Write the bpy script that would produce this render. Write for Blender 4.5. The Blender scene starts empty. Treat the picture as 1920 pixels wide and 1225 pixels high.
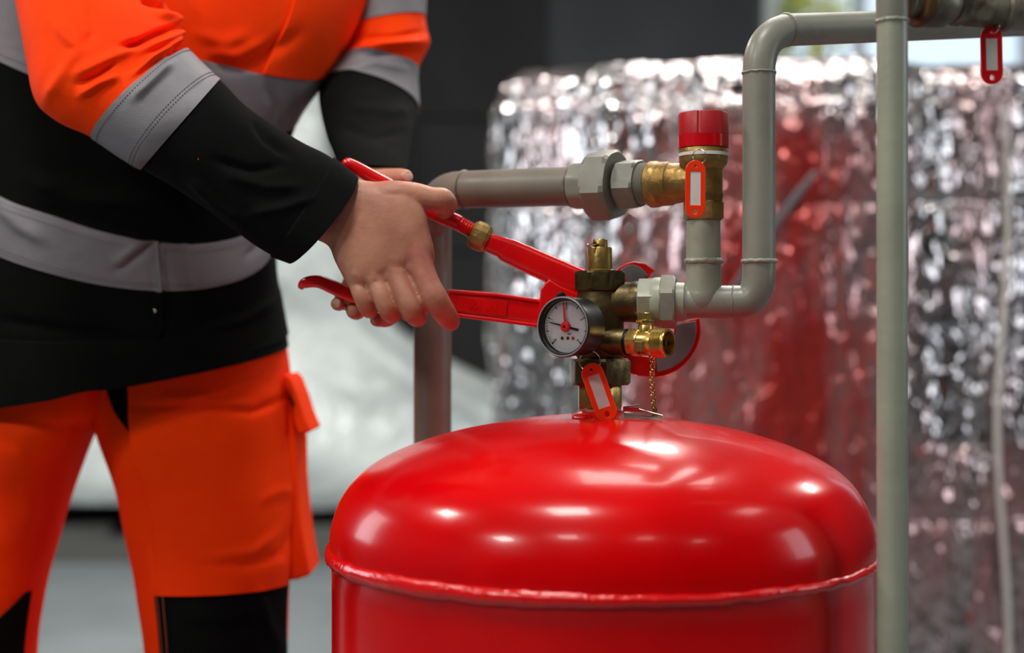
import bpy, bmesh, math, random
from mathutils import Vector, Matrix, noise
random.seed(4)
C = bpy.context.scene.collection
S = bpy.context.scene
R = math.radians
V = Vector
ZC = 0.9                      # camera height
F = 1920 * 50 / 36            # focal length in pixels

# ------------------------------------------------------------------ camera
cd = bpy.data.cameras.new('camera'); cam = bpy.data.objects.new('camera', cd); C.objects.link(cam)
cam.location = (0, 0, ZC); cam.rotation_euler = (R(90), 0, 0)
cd.lens = 50; cd.sensor_width = 36; cd.clip_start = .05
cd.dof.use_dof = True; cd.dof.focus_distance = 1.165; cd.dof.aperture_fstop = 2.8
S.camera = cam
# ------------------------------------------------------------------ world, lamps, exposure
w = bpy.data.worlds.new('sky'); S.world = w; w.use_nodes = True
nt = w.node_tree; bg = nt.nodes['Background']
bg.inputs[0].default_value = (.70, .86, 1.0, 1); bg.inputs[1].default_value = 1.6
S.view_settings.view_transform = 'Standard'; S.view_settings.look = 'None'
S.view_settings.exposure = -0.35; S.view_settings.gamma = 1
S.view_settings.use_curve_mapping = False
CEIL = 3.1
LAMPS = [  # x, y, size, watts
    (-2.5, -1.3, .5, 85), (-.75, -1.35, .4, 22), (.9, -1.5, .35, 6), (2.4, -1.6, .35, 5),
    (-2.4, 1.1, .45, 48), (-.35, .45, .5, 46), (2.2, 1.0, .45, 8), (.55, 2.6, 1.1, 54),  # the largest lamp is added to brighten the foil tank's top rim
    (-1.6, 4.2, .5, 80), (.6, 4.4, .5, 40), (2.8, 4.0, .5, 44)]
for (x, y, s, p) in LAMPS:
    ld = bpy.data.lights.new('ceiling_lamp_light', 'AREA'); ld.shape = 'SQUARE'; ld.size = s; ld.energy = p
    ld.color = (1, .965, .91)
    lo = bpy.data.objects.new('ceiling_lamp_light', ld); C.objects.link(lo); lo.location = (x, y, CEIL - .06)
# fill light of two unseen side windows, added to brighten foil and vessel
for (sd, y, e) in ((-1, 3.2, 46), (1, 1.0, 34)):
    ld = bpy.data.lights.new('window_daylight', 'AREA'); ld.shape = 'RECTANGLE'; ld.size = 1.5; ld.size_y = 1.2; ld.energy = e
    ld.color = (.86, .94, 1)
    lo = bpy.data.objects.new('window_daylight', ld); C.objects.link(lo); lo.location = (sd*3.93, y, 1.85); lo.rotation_euler = (0, R(90*sd), 0)

# ------------------------------------------------------------------ helpers
def P(x, y, Y):
    return V(((x - 960) / F * Y, Y, ZC - (y - 612.5) / F * Y))
def px2m(n, Y): return n * Y / F

def tag(o, label=None, cat=None, group=None, kind=None):
    if label: o['label'] = label
    if cat: o['category'] = cat
    if group: o['group'] = group
    if kind: o['kind'] = kind
    return o
def empty(name, loc, label, cat, group=None):
    o = bpy.data.objects.new(name, None); C.objects.link(o); o.location = loc; o.empty_display_size = .05
    return tag(o, label, cat, group)
def link(name, me, mat=None, parent=None, smooth=True, angle=None):
    o = bpy.data.objects.new(name, me); C.objects.link(o)
    if mat:
        for m in (mat if isinstance(mat, (list, tuple)) else [mat]): me.materials.append(m)
    if smooth:
        me.polygons.foreach_set('use_smooth', [True] * len(me.polygons))
        me.set_sharp_from_angle(angle=R(angle if angle else 38))
    if parent:
        o.parent = parent
        chain = parent; inv = Matrix.Identity(4)
        while chain:
            inv = Matrix.Translation(chain.location) @ inv; chain = chain.parent
        o.matrix_parent_inverse = inv.inverted()
    me.update()
    return o

class MB:
    def __init__(s): s.v = []; s.f = []; s.m = []
    def add(s, vs, fs, mi=0):
        n = len(s.v); s.v += [tuple(p) for p in vs]
        for f in fs: s.f.append(tuple(i + n for i in f)); s.m.append(mi)
        return s
    def mesh(s, name='mesh'):
        me = bpy.data.meshes.new(name); me.from_pydata(s.v, [], s.f)
        me.polygons.foreach_set('material_index', s.m)
        bm = bmesh.new(); bm.from_mesh(me); bmesh.ops.recalc_face_normals(bm, faces=bm.faces); bm.to_mesh(me); bm.free()
        me.update(); return me
    def build(s, name, mat, parent=None, smooth=True, angle=None):
        return link(name, s.mesh(name), mat, parent, smooth, angle)
    def box(s, a, b, mi=0):
        x0, y0, z0 = a; x1, y1, z1 = b
        return s.add([(x0,y0,z0),(x1,y0,z0),(x1,y1,z0),(x0,y1,z0),(x0,y0,z1),(x1,y0,z1),(x1,y1,z1),(x0,y1,z1)],
                     [(0,3,2,1),(4,5,6,7),(0,1,5,4),(1,2,6,5),(2,3,7,6),(3,0,4,7)], mi)
    def rings(s, rings, cap=True, closed=False, mi=0):
        n = len(rings[0]); vs = [p for r in rings for p in r]; fs = []
        k = len(rings)
        for i in range(k if closed else k - 1):
            for j in range(n):
                a = i*n + j; b = i*n + (j+1) % n; c = ((i+1) % k)*n + (j+1) % n; d = ((i+1) % k)*n + j
                fs.append((a, b, c, d))
        if cap and not closed:
            fs.append(tuple(range(n))[::-1]); fs.append(tuple((k-1)*n + j for j in range(n)))
        return s.add(vs, fs, mi)
    def lathe(s, o, d, prof, n=40, phase=0, cap=True, mi=0, up=None, oval=None):
        """profile [(distance along d, radius)] around the axis o + t d"""
        d = V(d).normalized(); u = (V(up) if up else (V((0,0,1)) if abs(d.z) < .9 else V((1,0,0))))
        e1 = (u - d * u.dot(d)).normalized(); e2 = d.cross(e1)
        rs = []
        for t, r in prof:
            c = V(o) + d * t
            rs.append([c + (e1 * math.cos(a) + e2 * math.sin(a)) * max(r, 1e-5) for a in [2*math.pi*(j+phase)/n for j in range(n)]])
        return s.rings(rs, cap, mi=mi)
    def hexa(s, o, d, t0, t1, r, ch=.10, n=6, phase=.5, mi=0):
        """a spanner nut: prism with chamfered corners (24-gon blended into the hexagon)"""
        d = V(d).normalized(); u = V((0,0,1)) if abs(d.z) < .9 else V((1,0,0))
        e1 = (u - d * u.dot(d)).normalized(); e2 = d.cross(e1); rs = []
        L = t1 - t0; m = n * 6; ap = r * math.cos(math.pi / n)
        for t, k in ((t0, 1), (t0 + ch*r*.75, 0), (t1 - ch*r*.75, 0), (t1, 1)):
            ring = []
            for j in range(m):
                a = 2*math.pi*j/m; q = (a / (2*math.pi/n)) % 1 - .5
                rr = ap / math.cos(q * 2*math.pi/n)
                rr = min(rr, r * .985)
                if k: rr = min(rr, ap * 1.02)*.985
                aa = a + (2*math.pi/n) * phase
                ring.append(V(o) + d*t + (e1*math.cos(aa) + e2*math.sin(aa)) * rr)
            rs.append(ring)
        return s.rings(rs, True, mi=mi)
    def tube(s, pts, rad, n=16, cap=True, closed=False, mi=0, flat=1.0):
        pts = [V(p) for p in pts]; k = len(pts)
        if not isinstance(rad, (list, tuple)): rad = [rad] * k
        T = []
        for i in range(k):
            if closed: t = pts[(i+1) % k] - pts[i-1]
            else: t = pts[min(i+1, k-1)] - pts[max(i-1, 0)]
            T.append(t.normalized())
        u = V((0,0,1)) if abs(T[0].z) < .9 else V((1,0,0))
        e = (u - T[0]*u.dot(T[0])).normalized(); rs = []
        for i in range(k):
            e = (e - T[i]*e.dot(T[i])).normalized(); f = T[i].cross(e)
            rs.append([pts[i] + (e*math.cos(2*math.pi*j/n)*flat + f*math.sin(2*math.pi*j/n)) * rad[i] for j in range(n)])
        return s.rings(rs, cap, closed, mi)
    def blob(s, c, r, n=14, m=8):
        rs = []
        for i in range(1, m):
            a = math.pi*i/m
            rs.append([V(c) + V((r[0]*math.sin(a)*math.cos(2*math.pi*j/n), r[1]*math.sin(a)*math.sin(2*math.pi*j/n), r[2]*math.cos(a))) for j in range(n)])
        return s.rings(rs, True)

def cr(pts, per=6):
    """Catmull-Rom through a list of equal-length number tuples"""
    out = []; n = len(pts)
    for i in range(n - 1):
        p0 = pts[max(i-1, 0)]; p1 = pts[i]; p2 = pts[i+1]; p3 = pts[min(i+2, n-1)]
        for k in range(per):
            t = k/per
            out.append(tuple(.5*((2*b) + (-a+c)*t + (2*a-5*b+4*c-d)*t*t + (-a+3*b-3*c+d)*t**3) for a, b, c, d in zip(p0, p1, p2, p3)))
    out.append(tuple(pts[-1])); return out

def shape(loops, thick, M, bevel=0.0, res=12):
    """extruded outline(s) with holes: loops of (x, y); M places local x, y, z"""
    cu = bpy.data.curves.new('outline', 'CURVE'); cu.dimensions = '2D'; cu.fill_mode = 'BOTH'
    cu.extrude = thick/2 - bevel; cu.bevel_depth = bevel; cu.bevel_resolution = 2
    for lp in loops:
        sp = cu.splines.new('POLY'); sp.points.add(len(lp) - 1); sp.use_cyclic_u = True
        for q, (x, y) in zip(sp.points, lp): q.co = (x, y, 0, 1)
    o = bpy.data.objects.new('outline', cu); C.objects.link(o)
    dg = bpy.context.evaluated_depsgraph_get(); dg.update()
    me = bpy.data.meshes.new_from_object(o.evaluated_get(dg)); me.materials.clear()
    bpy.data.objects.remove(o); bpy.data.curves.remove(cu)
    me.transform(M); return me
def text_mesh(body, size, thick, M):
    cu = bpy.data.curves.new('lettering', 'FONT'); cu.body = body; cu.size = size; cu.extrude = thick/2
    cu.align_x = 'CENTER'; cu.align_y = 'CENTER'
    o = bpy.data.objects.new('lettering', cu); C.objects.link(o)
    dg = bpy.context.evaluated_depsgraph_get(); dg.update()
    me = bpy.data.meshes.new_from_object(o.evaluated_get(dg)); me.materials.clear()
    bpy.data.objects.remove(o); bpy.data.curves.remove(cu)
    me.transform(M); return me
def fr(o, x, y, z):
    return Matrix(((x[0],y[0],z[0],o[0]),(x[1],y[1],z[1],o[1]),(x[2],y[2],z[2],o[2]),(0,0,0,1)))
def circ(cx, cy, r, n=28, a0=0, a1=360):
    full = abs(a1-a0) >= 360
    return [(cx + r*math.cos(R(a0+(a1-a0)*i/(n if full else n-1))), cy + r*math.sin(R(a0+(a1-a0)*i/(n if full else n-1)))) for i in range(n)]
def evaluated(o):
    dg = bpy.context.evaluated_depsgraph_get(); dg.update()
    me = bpy.data.meshes.new_from_object(o.evaluated_get(dg))
    old = o.data; o.modifiers.clear(); o.data = me; bpy.data.meshes.remove(old); return o

# ------------------------------------------------------------------ materials
def mat(name, col, rough=.5, metal=0, col2=None, nscale=20, mix=(.4, .6), bump=0, bscale=200, coat=0, rvar=0, spec=.5,
        sss=0, trans=0, emit=None, detail=4, stretch=None, sheen=0, bdist=.001, col3=None, n3=3, mix3=(.55, .7), ior=None):
    m = bpy.data.materials.new(name); m.use_nodes = True; t = m.node_tree; b = t.nodes['Principled BSDF']; L = t.links
    def rgb(c): return (*[((x+.055)/1.055)**2.4 if x > .04045 else x/12.92 for x in c], 1)
    b.inputs['Base Color'].default_value = rgb(col); b.inputs['Roughness'].default_value = rough
    b.inputs['Metallic'].default_value = metal; b.inputs['Coat Weight'].default_value = coat
    b.inputs['Specular IOR Level'].default_value = spec; b.inputs['Transmission Weight'].default_value = trans
    if ior: b.inputs['IOR'].default_value = ior
    if sheen: b.inputs['Sheen Weight'].default_value = sheen; b.inputs['Sheen Roughness'].default_value = .4
    if sss:
        b.inputs['Subsurface Weight'].default_value = sss; b.inputs['Subsurface Radius'].default_value = (.012, .004, .002)
        b.inputs['Subsurface Scale'].default_value = .5
    if emit: b.inputs['Emission Color'].default_value = rgb(emit[0]); b.inputs['Emission Strength'].default_value = emit[1]
    tc = t.nodes.new('ShaderNodeTexCoord'); src = tc.outputs['Object']
    if stretch:
        mp = t.nodes.new('ShaderNodeMapping'); mp.inputs['Scale'].default_value = stretch; L.new(src, mp.inputs[0]); src = mp.outputs[0]
    def ns(scale, det=detail):
        n = t.nodes.new('ShaderNodeTexNoise'); n.inputs['Scale'].default_value = scale; n.inputs['Detail'].default_value = det
        L.new(src, n.inputs['Vector']); return n.outputs[0]
    def ramp(fac, a, b_):
        r = t.nodes.new('ShaderNodeMapRange'); r.inputs[1].default_value = a; r.inputs[2].default_value = b_
        r.clamp = True; L.new(fac, r.inputs[0]); return r.outputs[0]
    cur = None
    if col2 is not None:
        mx = t.nodes.new('ShaderNodeMix'); mx.data_type = 'RGBA'; mx.inputs[6].default_value = rgb(col); mx.inputs[7].default_value = rgb(col2)
        L.new(ramp(ns(nscale), *mix), mx.inputs[0]); cur = mx.outputs[2]
    if col3 is not None:
        mx = t.nodes.new('ShaderNodeMix'); mx.data_type = 'RGBA'; mx.inputs[7].default_value = rgb(col3)
        if cur: L.new(cur, mx.inputs[6])
        else: mx.inputs[6].default_value = rgb(col)
        L.new(ramp(ns(n3, 6), *mix3), mx.inputs[0]); cur = mx.outputs[2]
    if cur: L.new(cur, b.inputs['Base Color'])
    if rvar:
        r = t.nodes.new('ShaderNodeMapRange'); L.new(ns(nscale*1.7), r.inputs[0]); r.inputs[1].default_value = .3; r.inputs[2].default_value = .7
        r.inputs[3].default_value = max(rough - rvar, .02); r.inputs[4].default_value = rough + rvar; L.new(r.outputs[0], b.inputs['Roughness'])
    if bump:
        bp = t.nodes.new('ShaderNodeBump'); bp.inputs['Strength'].default_value = bump; bp.inputs['Distance'].default_value = bdist
        L.new(ns(bscale), bp.inputs['Height']); L.new(bp.outputs[0], b.inputs['Normal'])
    return m
def weave(m, scale=1500, strength=.25):
    """twill weave relief for cloth"""
    t = m.node_tree; L = t.links; b = t.nodes['Principled BSDF']
    tc = t.nodes.new('ShaderNodeTexCoord'); wv = t.nodes.new('ShaderNodeTexWave'); wv.bands_direction = 'Z'
    wv.inputs['Scale'].default_value = scale/6.28; wv.inputs['Distortion'].default_value = 1.5
    L.new(tc.outputs['Object'], wv.inputs[0])
    bp = t.nodes.new('ShaderNodeBump'); bp.inputs['Strength'].default_value = strength; bp.inputs['Distance'].default_value = .0004
    L.new(wv.outputs[1], bp.inputs['Height'])
    n = t.nodes.new('ShaderNodeTexNoise'); n.inputs['Scale'].default_value = 45; n.inputs['Detail'].default_value = 5; L.new(tc.outputs['Object'], n.inputs[0])
    b2 = t.nodes.new('ShaderNodeBump'); b2.inputs['Strength'].default_value = .35; b2.inputs['Distance'].default_value = .003
    L.new(n.outputs[0], b2.inputs['Height']); L.new(bp.outputs[0], b2.inputs['Normal']); L.new(b2.outputs[0], b.inputs['Normal'])
    return m

M = {}
M['vessel'] = mat('glossy_red_paint', (.83, .008, .026), .2, coat=.12, col2=(.78, .0, .022), nscale=9, bump=.05, spec=.24, bscale=160, rvar=.03, bdist=.0006)
M['weld'] = mat('red_painted_weld', (.84, .01, .03), .2, coat=.3, bump=.6, bscale=170, bdist=.002)
M['pipe'] = mat('grey_pipe_paint', (.53, .53, .485), .42, col2=(.48, .48, .435), nscale=16, bump=.25, bscale=90, rvar=.08, col3=(.48, .44, .38), n3=34, mix3=(.66, .8), bdist=.001)
M['pipe_light'] = mat('pale_green_grey_pipe_paint', (.60, .62, .55), .38, col2=(.57, .58, .52), nscale=12, bump=.3, bscale=130, rvar=.06, bdist=.001)
M['pipe_brown'] = mat('taupe_pipe_paint', (.47, .445, .40), .42, col2=(.42, .395, .355), nscale=12, bump=.25, bscale=90, bdist=.001)
M['bronze'] = mat('tarnished_bronze', (.42, .36, .22), .38, .85, col2=(.27, .23, .15), nscale=26, mix=(.35, .65), bump=.4, bscale=160, rvar=.12, col3=(.33, .39, .32), n3=50, mix3=(.62, .75))
M['brass'] = mat('brass', (.66, .56, .31), .33, .85, col2=(.50, .41, .21), nscale=40, mix=(.4, .7), bump=.25, bscale=220, rvar=.1)
M['brass_new'] = mat('bright_brass', (.84, .72, .42), .26, .9, col2=(.70, .57, .29), nscale=40, bump=.1, bscale=250, rvar=.06)
M['brass_cast'] = mat('cast_brass', (.66, .54, .32), .42, .75, col2=(.52, .41, .22), nscale=30, bump=.5, bscale=240, rvar=.1, col3=(.25, .30, .20), n3=45, mix3=(.66, .8))
M['cap_red'] = mat('matt_red_plastic', (.66, .07, .11), .42, bump=.15, bscale=300)
M['cap_red_gloss'] = mat('shiny_red_plastic', (.76, .03, .08), .2)
M['white'] = mat('white_plastic', (.86, .85, .83), .4)
M['paper'] = mat('paper_insert', (.86, .84, .82), .5, col2=(.80, .78, .78), nscale=60)
M['tag_orange'] = mat('orange_red_plastic', (.96, .22, .05), .3)
M['tag_red'] = mat('red_plastic', (.82, .05, .08), .3)
M['wire'] = mat('bright_wire', (.85, .83, .80), .2, 1)
M['wrench'] = mat('red_wrench_paint', (.88, .035, .05), .24, coat=.3, col2=(.80, .02, .04), nscale=14, bump=.15, bscale=120, bdist=.0006)
M['steel'] = mat('brushed_steel', (.56, .56, .56), .5, .4, col2=(.48, .48, .49), nscale=30, rvar=.08)
M['dark_steel'] = mat('dark_steel', (.10, .09, .09), .4, .6)
M['black'] = mat('black_plastic', (.05, .053, .053), .36, bump=.2, bscale=200, rvar=.06)
M['dial'] = mat('white_dial', (.88, .88, .89), .45)
M['ink'] = mat('black_ink', (.04, .04, .04), .5)
M['pointer_red'] = mat('red_pointer', (.88, .05, .10), .3)
M['glass'] = mat('clear_glass', (1, 1, 1), .02, trans=1, ior=1.1)
M['skin'] = mat('skin', (.75, .53, .43), .48, col2=(.68, .45, .37), nscale=28, mix=(.42, .62), bump=.35, bscale=260, sss=.12, spec=.35, bdist=.0008, col3=(.66, .39, .345), n3=19, mix3=(.54, .68))
M['nail'] = mat('nail', (.80, .62, .56), .3)
M['orange'] = weave(mat('high_visibility_orange_cloth', (1.0, .255, .0), .8, col2=(.98, .22, .0), nscale=10, spec=.1))
M['cloth_black'] = weave(mat('black_work_cloth', (.052, .057, .056), .95, col2=(.036, .041, .040), nscale=12, spec=.08))
M['silver'] = weave(mat('silver_reflective_tape', (.49, .48, .50), .6, .1, col2=(.46, .45, .47), nscale=9, spec=.4), 1200, .12)
M['stitch'] = mat('grey_thread', (.48, .48, .49), .7)
M['floor'] = mat('pale_screed_floor', (.47, .50, .51), .4, col2=(.41, .44, .45), nscale=1.5, bump=.1, bscale=10, rvar=.08)
M['charcoal'] = mat('charcoal_panel', (.155, .155, .16), .75, col2=(.135, .135, .14), nscale=3, bump=.1, bscale=30, spec=.2)
M['charcoal2'] = mat('blue_charcoal_panel', (.235, .24, .255), .7, col2=(.215, .22, .235), nscale=3, spec=.2)
M['wall'] = mat('grey_plaster', (.36, .37, .37), .8, col2=(.33, .34, .34), nscale=2, bump=.2, bscale=40)
M['ceiling'] = mat('pale_ceiling', (.62, .62, .60), .85)
M['frame'] = mat('white_window_frame', (.78, .81, .82), .4)
M['bark'] = mat('bark', (.36, .28, .2), .8)
M['dark_wood'] = mat('dark_wood', (.34, .34, .33), .8)
M['yellow'] = mat('yellow_blossom', (.85, .80, .25), .6)
M['leaf'] = mat('leaf_green', (.42, .55, .28), .6)
M['boot'] = mat('boot_leather', (.09, .08, .07), .5)
M['hair'] = mat('brown_hair', (.2, .14, .1), .6)
M['lamp'] = mat('lamp_housing', (.8, .8, .8), .5)
M['drape'] = mat('pale_insulation_wrap', (.74, .765, .76), .42, .25, col2=(.56, .60, .60), nscale=2.2, mix=(.35, .7), bump=.8, bscale=7, rvar=.1, bdist=.03, col3=(.55, .57, .57), n3=1.6, mix3=(.55, .68))

def foil_material():
    m = bpy.data.materials.new('foil_over_red_tank'); m.use_nodes = True; t = m.node_tree; L = t.links; b = t.nodes['Principled BSDF']
    N = t.nodes.new
    tc = N('ShaderNodeTexCoord'); src = tc.outputs['Object']
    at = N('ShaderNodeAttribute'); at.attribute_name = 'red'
    n = N('ShaderNodeTexNoise'); n.inputs['Scale'].default_value = 5; n.inputs['Detail'].default_value = 7; n.inputs['Roughness'].default_value = .62
    mp = N('ShaderNodeMapping'); mp.inputs['Scale'].default_value = (1.7, 1.7, .55); L.new(src, mp.inputs[0]); L.new(mp.outputs[0], n.inputs[0])
    a = N('ShaderNodeMath'); a.operation = 'MULTIPLY_ADD'; a.inputs[1].default_value = 2.2; a.inputs[2].default_value = -1.1; L.new(n.outputs[0], a.inputs[0])
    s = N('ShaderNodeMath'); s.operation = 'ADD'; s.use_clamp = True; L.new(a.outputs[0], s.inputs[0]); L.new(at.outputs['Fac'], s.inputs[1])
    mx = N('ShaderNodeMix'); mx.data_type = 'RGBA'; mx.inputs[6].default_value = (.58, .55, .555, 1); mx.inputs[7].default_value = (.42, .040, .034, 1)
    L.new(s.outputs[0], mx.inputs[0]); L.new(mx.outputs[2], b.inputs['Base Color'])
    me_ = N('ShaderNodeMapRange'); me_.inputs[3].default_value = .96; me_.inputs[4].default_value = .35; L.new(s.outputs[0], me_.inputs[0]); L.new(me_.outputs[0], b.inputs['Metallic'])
    b.inputs['Roughness'].default_value = .14
    vo = N('ShaderNodeTexVoronoi'); vo.inputs['Scale'].default_value = 27; vo.feature = 'F1'
    m2 = N('ShaderNodeMapping'); m2.inputs['Scale'].default_value = (1.3, 1.3, .34); L.new(src, m2.inputs[0])
    ad = N('ShaderNodeVectorMath'); ad.operation = 'ADD'; n3 = N('ShaderNodeTexNoise'); n3.inputs['Scale'].default_value = 9; L.new(src, n3.inputs[0])
    sc = N('ShaderNodeVectorMath'); sc.operation = 'SCALE'; sc.inputs[3].default_value = .22; L.new(n3.outputs['Color'], sc.inputs[0])
    L.new(m2.outputs[0], ad.inputs[0]); L.new(sc.outputs[0], ad.inputs[1]); L.new(ad.outputs[0], vo.inputs['Vector'])
    bp = N('ShaderNodeBump'); bp.inputs['Strength'].default_value = .6; bp.inputs['Distance'].default_value = .010; L.new(vo.outputs['Distance'], bp.inputs['Height'])
    n2 = N('ShaderNodeTexNoise'); n2.inputs['Scale'].default_value = 14; n2.inputs['Detail'].default_value = 3; L.new(m2.outputs[0], n2.inputs[0])
    b2 = N('ShaderNodeBump'); b2.inputs['Strength'].default_value = .7; b2.inputs['Distance'].default_value = .022; L.new(n2.outputs[0], b2.inputs['Height'])
    L.new(bp.outputs[0], b2.inputs['Normal']); L.new(b2.outputs[0], b.inputs['Normal'])
    return m
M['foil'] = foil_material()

# ------------------------------------------------------------------ the room
def struct(name, mb, m, parent=None, smooth=False):
    o = mb.build(name, m, parent, smooth)
    if not parent: o['kind'] = 'structure'
    return o
XL, XR, YB, YF = -4.0, 4.0, -3.4, 6.6
struct('floor', MB().box((XL, YB, -.1), (XR, YF, 0)), M['floor'])
struct('ceiling', MB().box((XL, YB, CEIL), (XR, YF, CEIL + .1)), M['ceiling'])
struct('wall_left', MB().box((XL - .1, YB, 0), (XL, YF, CEIL)), M['wall'])
struct('wall_right', MB().box((XR, YB, 0), (XR + .1, YF, CEIL)), M['charcoal2'])
struct('wall_front', MB().box((XL, YB - .1, 0), (XR, YB, CEIL)), M['charcoal'])
WX0, WX1, WZ0, WZ1 = 1.17, 3.6, 1.0, 2.75
wb = MB(); wb.box((XL, YF, 0), (WX0, YF + .15, CEIL)); wb.box((WX1, YF, 0), (XR, YF + .15, CEIL))
wb.box((WX0, YF, 0), (WX1, YF + .15, WZ0)); wb.box((WX0, YF, WZ1), (WX1, YF + .15, CEIL))
wall = struct('wall_back', wb, M['wall'])
pm = {}
x = XL
cols = [-4.0, -3.1, -2.2, -1.3, -.45, .17, 1.14]
rows = [0.0, .62, 1.24, 1.86, 2.48, 3.08]
for i in range(len(cols) - 1):
    for j in range(len(rows) - 1):
        me = MB().box((cols[i] + .006, YF - .035 - (.012 if (i + j) % 2 else 0), rows[j] + .008), (cols[i+1] - .006, YF, rows[j+1] - .004)).mesh('panel')
        link('panel', me, M['charcoal2'] if i == 5 else M['charcoal'], wall, False)
win = struct('window_1', MB().box((WX0, YF + .01, WZ0), (WX0 + .06, YF + .08, WZ1)).box((WX1 - .06, YF + .01, WZ0), (WX1, YF + .08, WZ1))
             .box((WX0, YF + .01, WZ0), (WX1, YF + .08, WZ0 + .06)).box((WX0, YF + .01, WZ1 - .06), (WX1, YF + .08, WZ1)), M['frame'])
MB().box((WX0 - .05, YF - .12, WZ0 - .03), (WX1 + .05, YF + .01, WZ0)).build('window_sill', M['frame'], win, False)
for xx in (1.62, 2.4, 3.0):
    MB().box((xx - .03, YF + .015, WZ0 + .06), (xx + .03, YF + .075, WZ1 - .06)).build('mullion', M['frame'], win, False)
MB().box((WX0 + .05, YF + .04, WZ0 + .05), (WX1 - .05, YF + .046, WZ1 - .05)).build('pane', M['glass'], win, False)
for k, (sd, yy) in enumerate(((-1, 3.2), (1, 1.0))):  # frames of the unseen windows added along with the side fill light
    o = MB()
    for a_, b_, c_, d_ in ((-.81, -.75, 1.2, 2.5), (.75, .81, 1.2, 2.5), (-.81, .81, 1.19, 1.25), (-.81, .81, 2.45, 2.51)): o.box((sd*4 - .025 - .026*sd, yy + a_, c_), (sd*4 + .025 - .026*sd, yy + b_, d_))
    struct('window_%d' % (k + 2), o, M['frame'])
where = ['over the camera, far left', 'over the camera, left of the middle', 'over the camera, right of the middle', 'over the camera, far right',
         'left of the worker', 'nearly over the red vessel', 'by the right wall', 'over the foil wrapped tank', 'over the pale wrapped mound', 'before the charcoal wall', 'before the back window']
for (x, y, s, p), wh in zip(LAMPS, where):
    o = MB().box((x - s/2 - .03, y - s/2 - .03, CEIL - .05), (x + s/2 + .03, y + s/2 + .03, CEIL)).build('ceiling_lamp', M['lamp'], None, False)
    tag(o, 'square ceiling lamp housing ' + wh, 'lamp')

# ------------------------------------------------------------------ background: shrub outside, wrapped mound, foil tank
sh = empty('flowering_shrub', (1.45, 7.6, 0), 'blurred yellow flowering shrub outside the back window', 'shrub')
b = MB()
for k in range(7):
    a = k*.9; b.tube([(1.45, 7.6, 0), (1.45 + .12*math.cos(a), 7.6 + .12*math.sin(a), 1.2), (1.45 + .3*math.cos(a), 7.6 + .3*math.sin(a), 2.5)], [.03, .02, .008], 6)
b.build('stem', M['bark'], sh)
for nm, mm, k0 in (('blossoms', 'yellow', 260), ('foliage', 'leaf', 260)):
    b = MB()
    for k in range(k0):
        c = V((1.45 + random.gauss(0, .17), 7.6 + random.gauss(0, .17), 2.62 + random.gauss(0, .14)))
        a = V((random.uniform(-1, 1), random.uniform(-1, 1), random.uniform(-1, 1))).normalized(); e = a.orthogonal().normalized(); r = .06 if nm == 'blossoms' else .03
        b.add([c - a*r, c + e*r*.5, c + a*r, c - e*r*.5], [(0, 1, 2, 3)])
    o = b.build(nm, M[mm], sh, False); o['kind'] = 'stuff'

def nz(x, y, z): return noise.noise(V((x, y, z)))
# mound wrapped in pale insulation, far behind the worker
b = MB(); prof = [(2.3, .02), (2.28, .55), (2.1, .68), (1.75, .74), (1.35, .80), (1.0, .95), (.85, 1.10), (.70, 1.35), (.55, 1.75), (.42, 2.05), (.30, 2.2), (.22, 2.2)]
prof = cr(prof, 5); rs = []
cx, cy = -1.50, 5.9
for z, r in prof:
    ring = []
    for j in range(180):
        a = 2*math.pi*j/180
        rr = r*(1 + .02*nz(a*5, z*1.5, 3) + .012*nz(math.cos(a)*9, math.sin(a)*9, z*2))
        X = cx + rr*math.cos(a); Yy = cy + rr*math.sin(a)*.25
        ring.append((X, Yy, z + .05*nz(X*2, Yy*2, 5)))
    rs.append(ring)
b.rings(rs); mound = b.build('wrapped_equipment', M['drape'], None, True, 60)
tag(mound, 'large equipment draped in pale insulation wrap, blurred behind the worker', 'equipment')
pal = empty('pallet', (cx, cy, 0), 'dark low pallet under the pale wrapped equipment', 'pallet')
for k in range(3): MB().box((cx - 2.0, cy - .5 + k*.42, 0), (cx + 2.1, cy - .42 + k*.42, .1)).build('bearer', M['dark_wood'], pal, False)
for k in range(14): MB().box((cx - 2.0 + k*.295, cy - .5, .1), (cx - 1.8 + k*.295, cy + .5, .14)).build('board', M['dark_wood'], pal, False)

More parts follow.
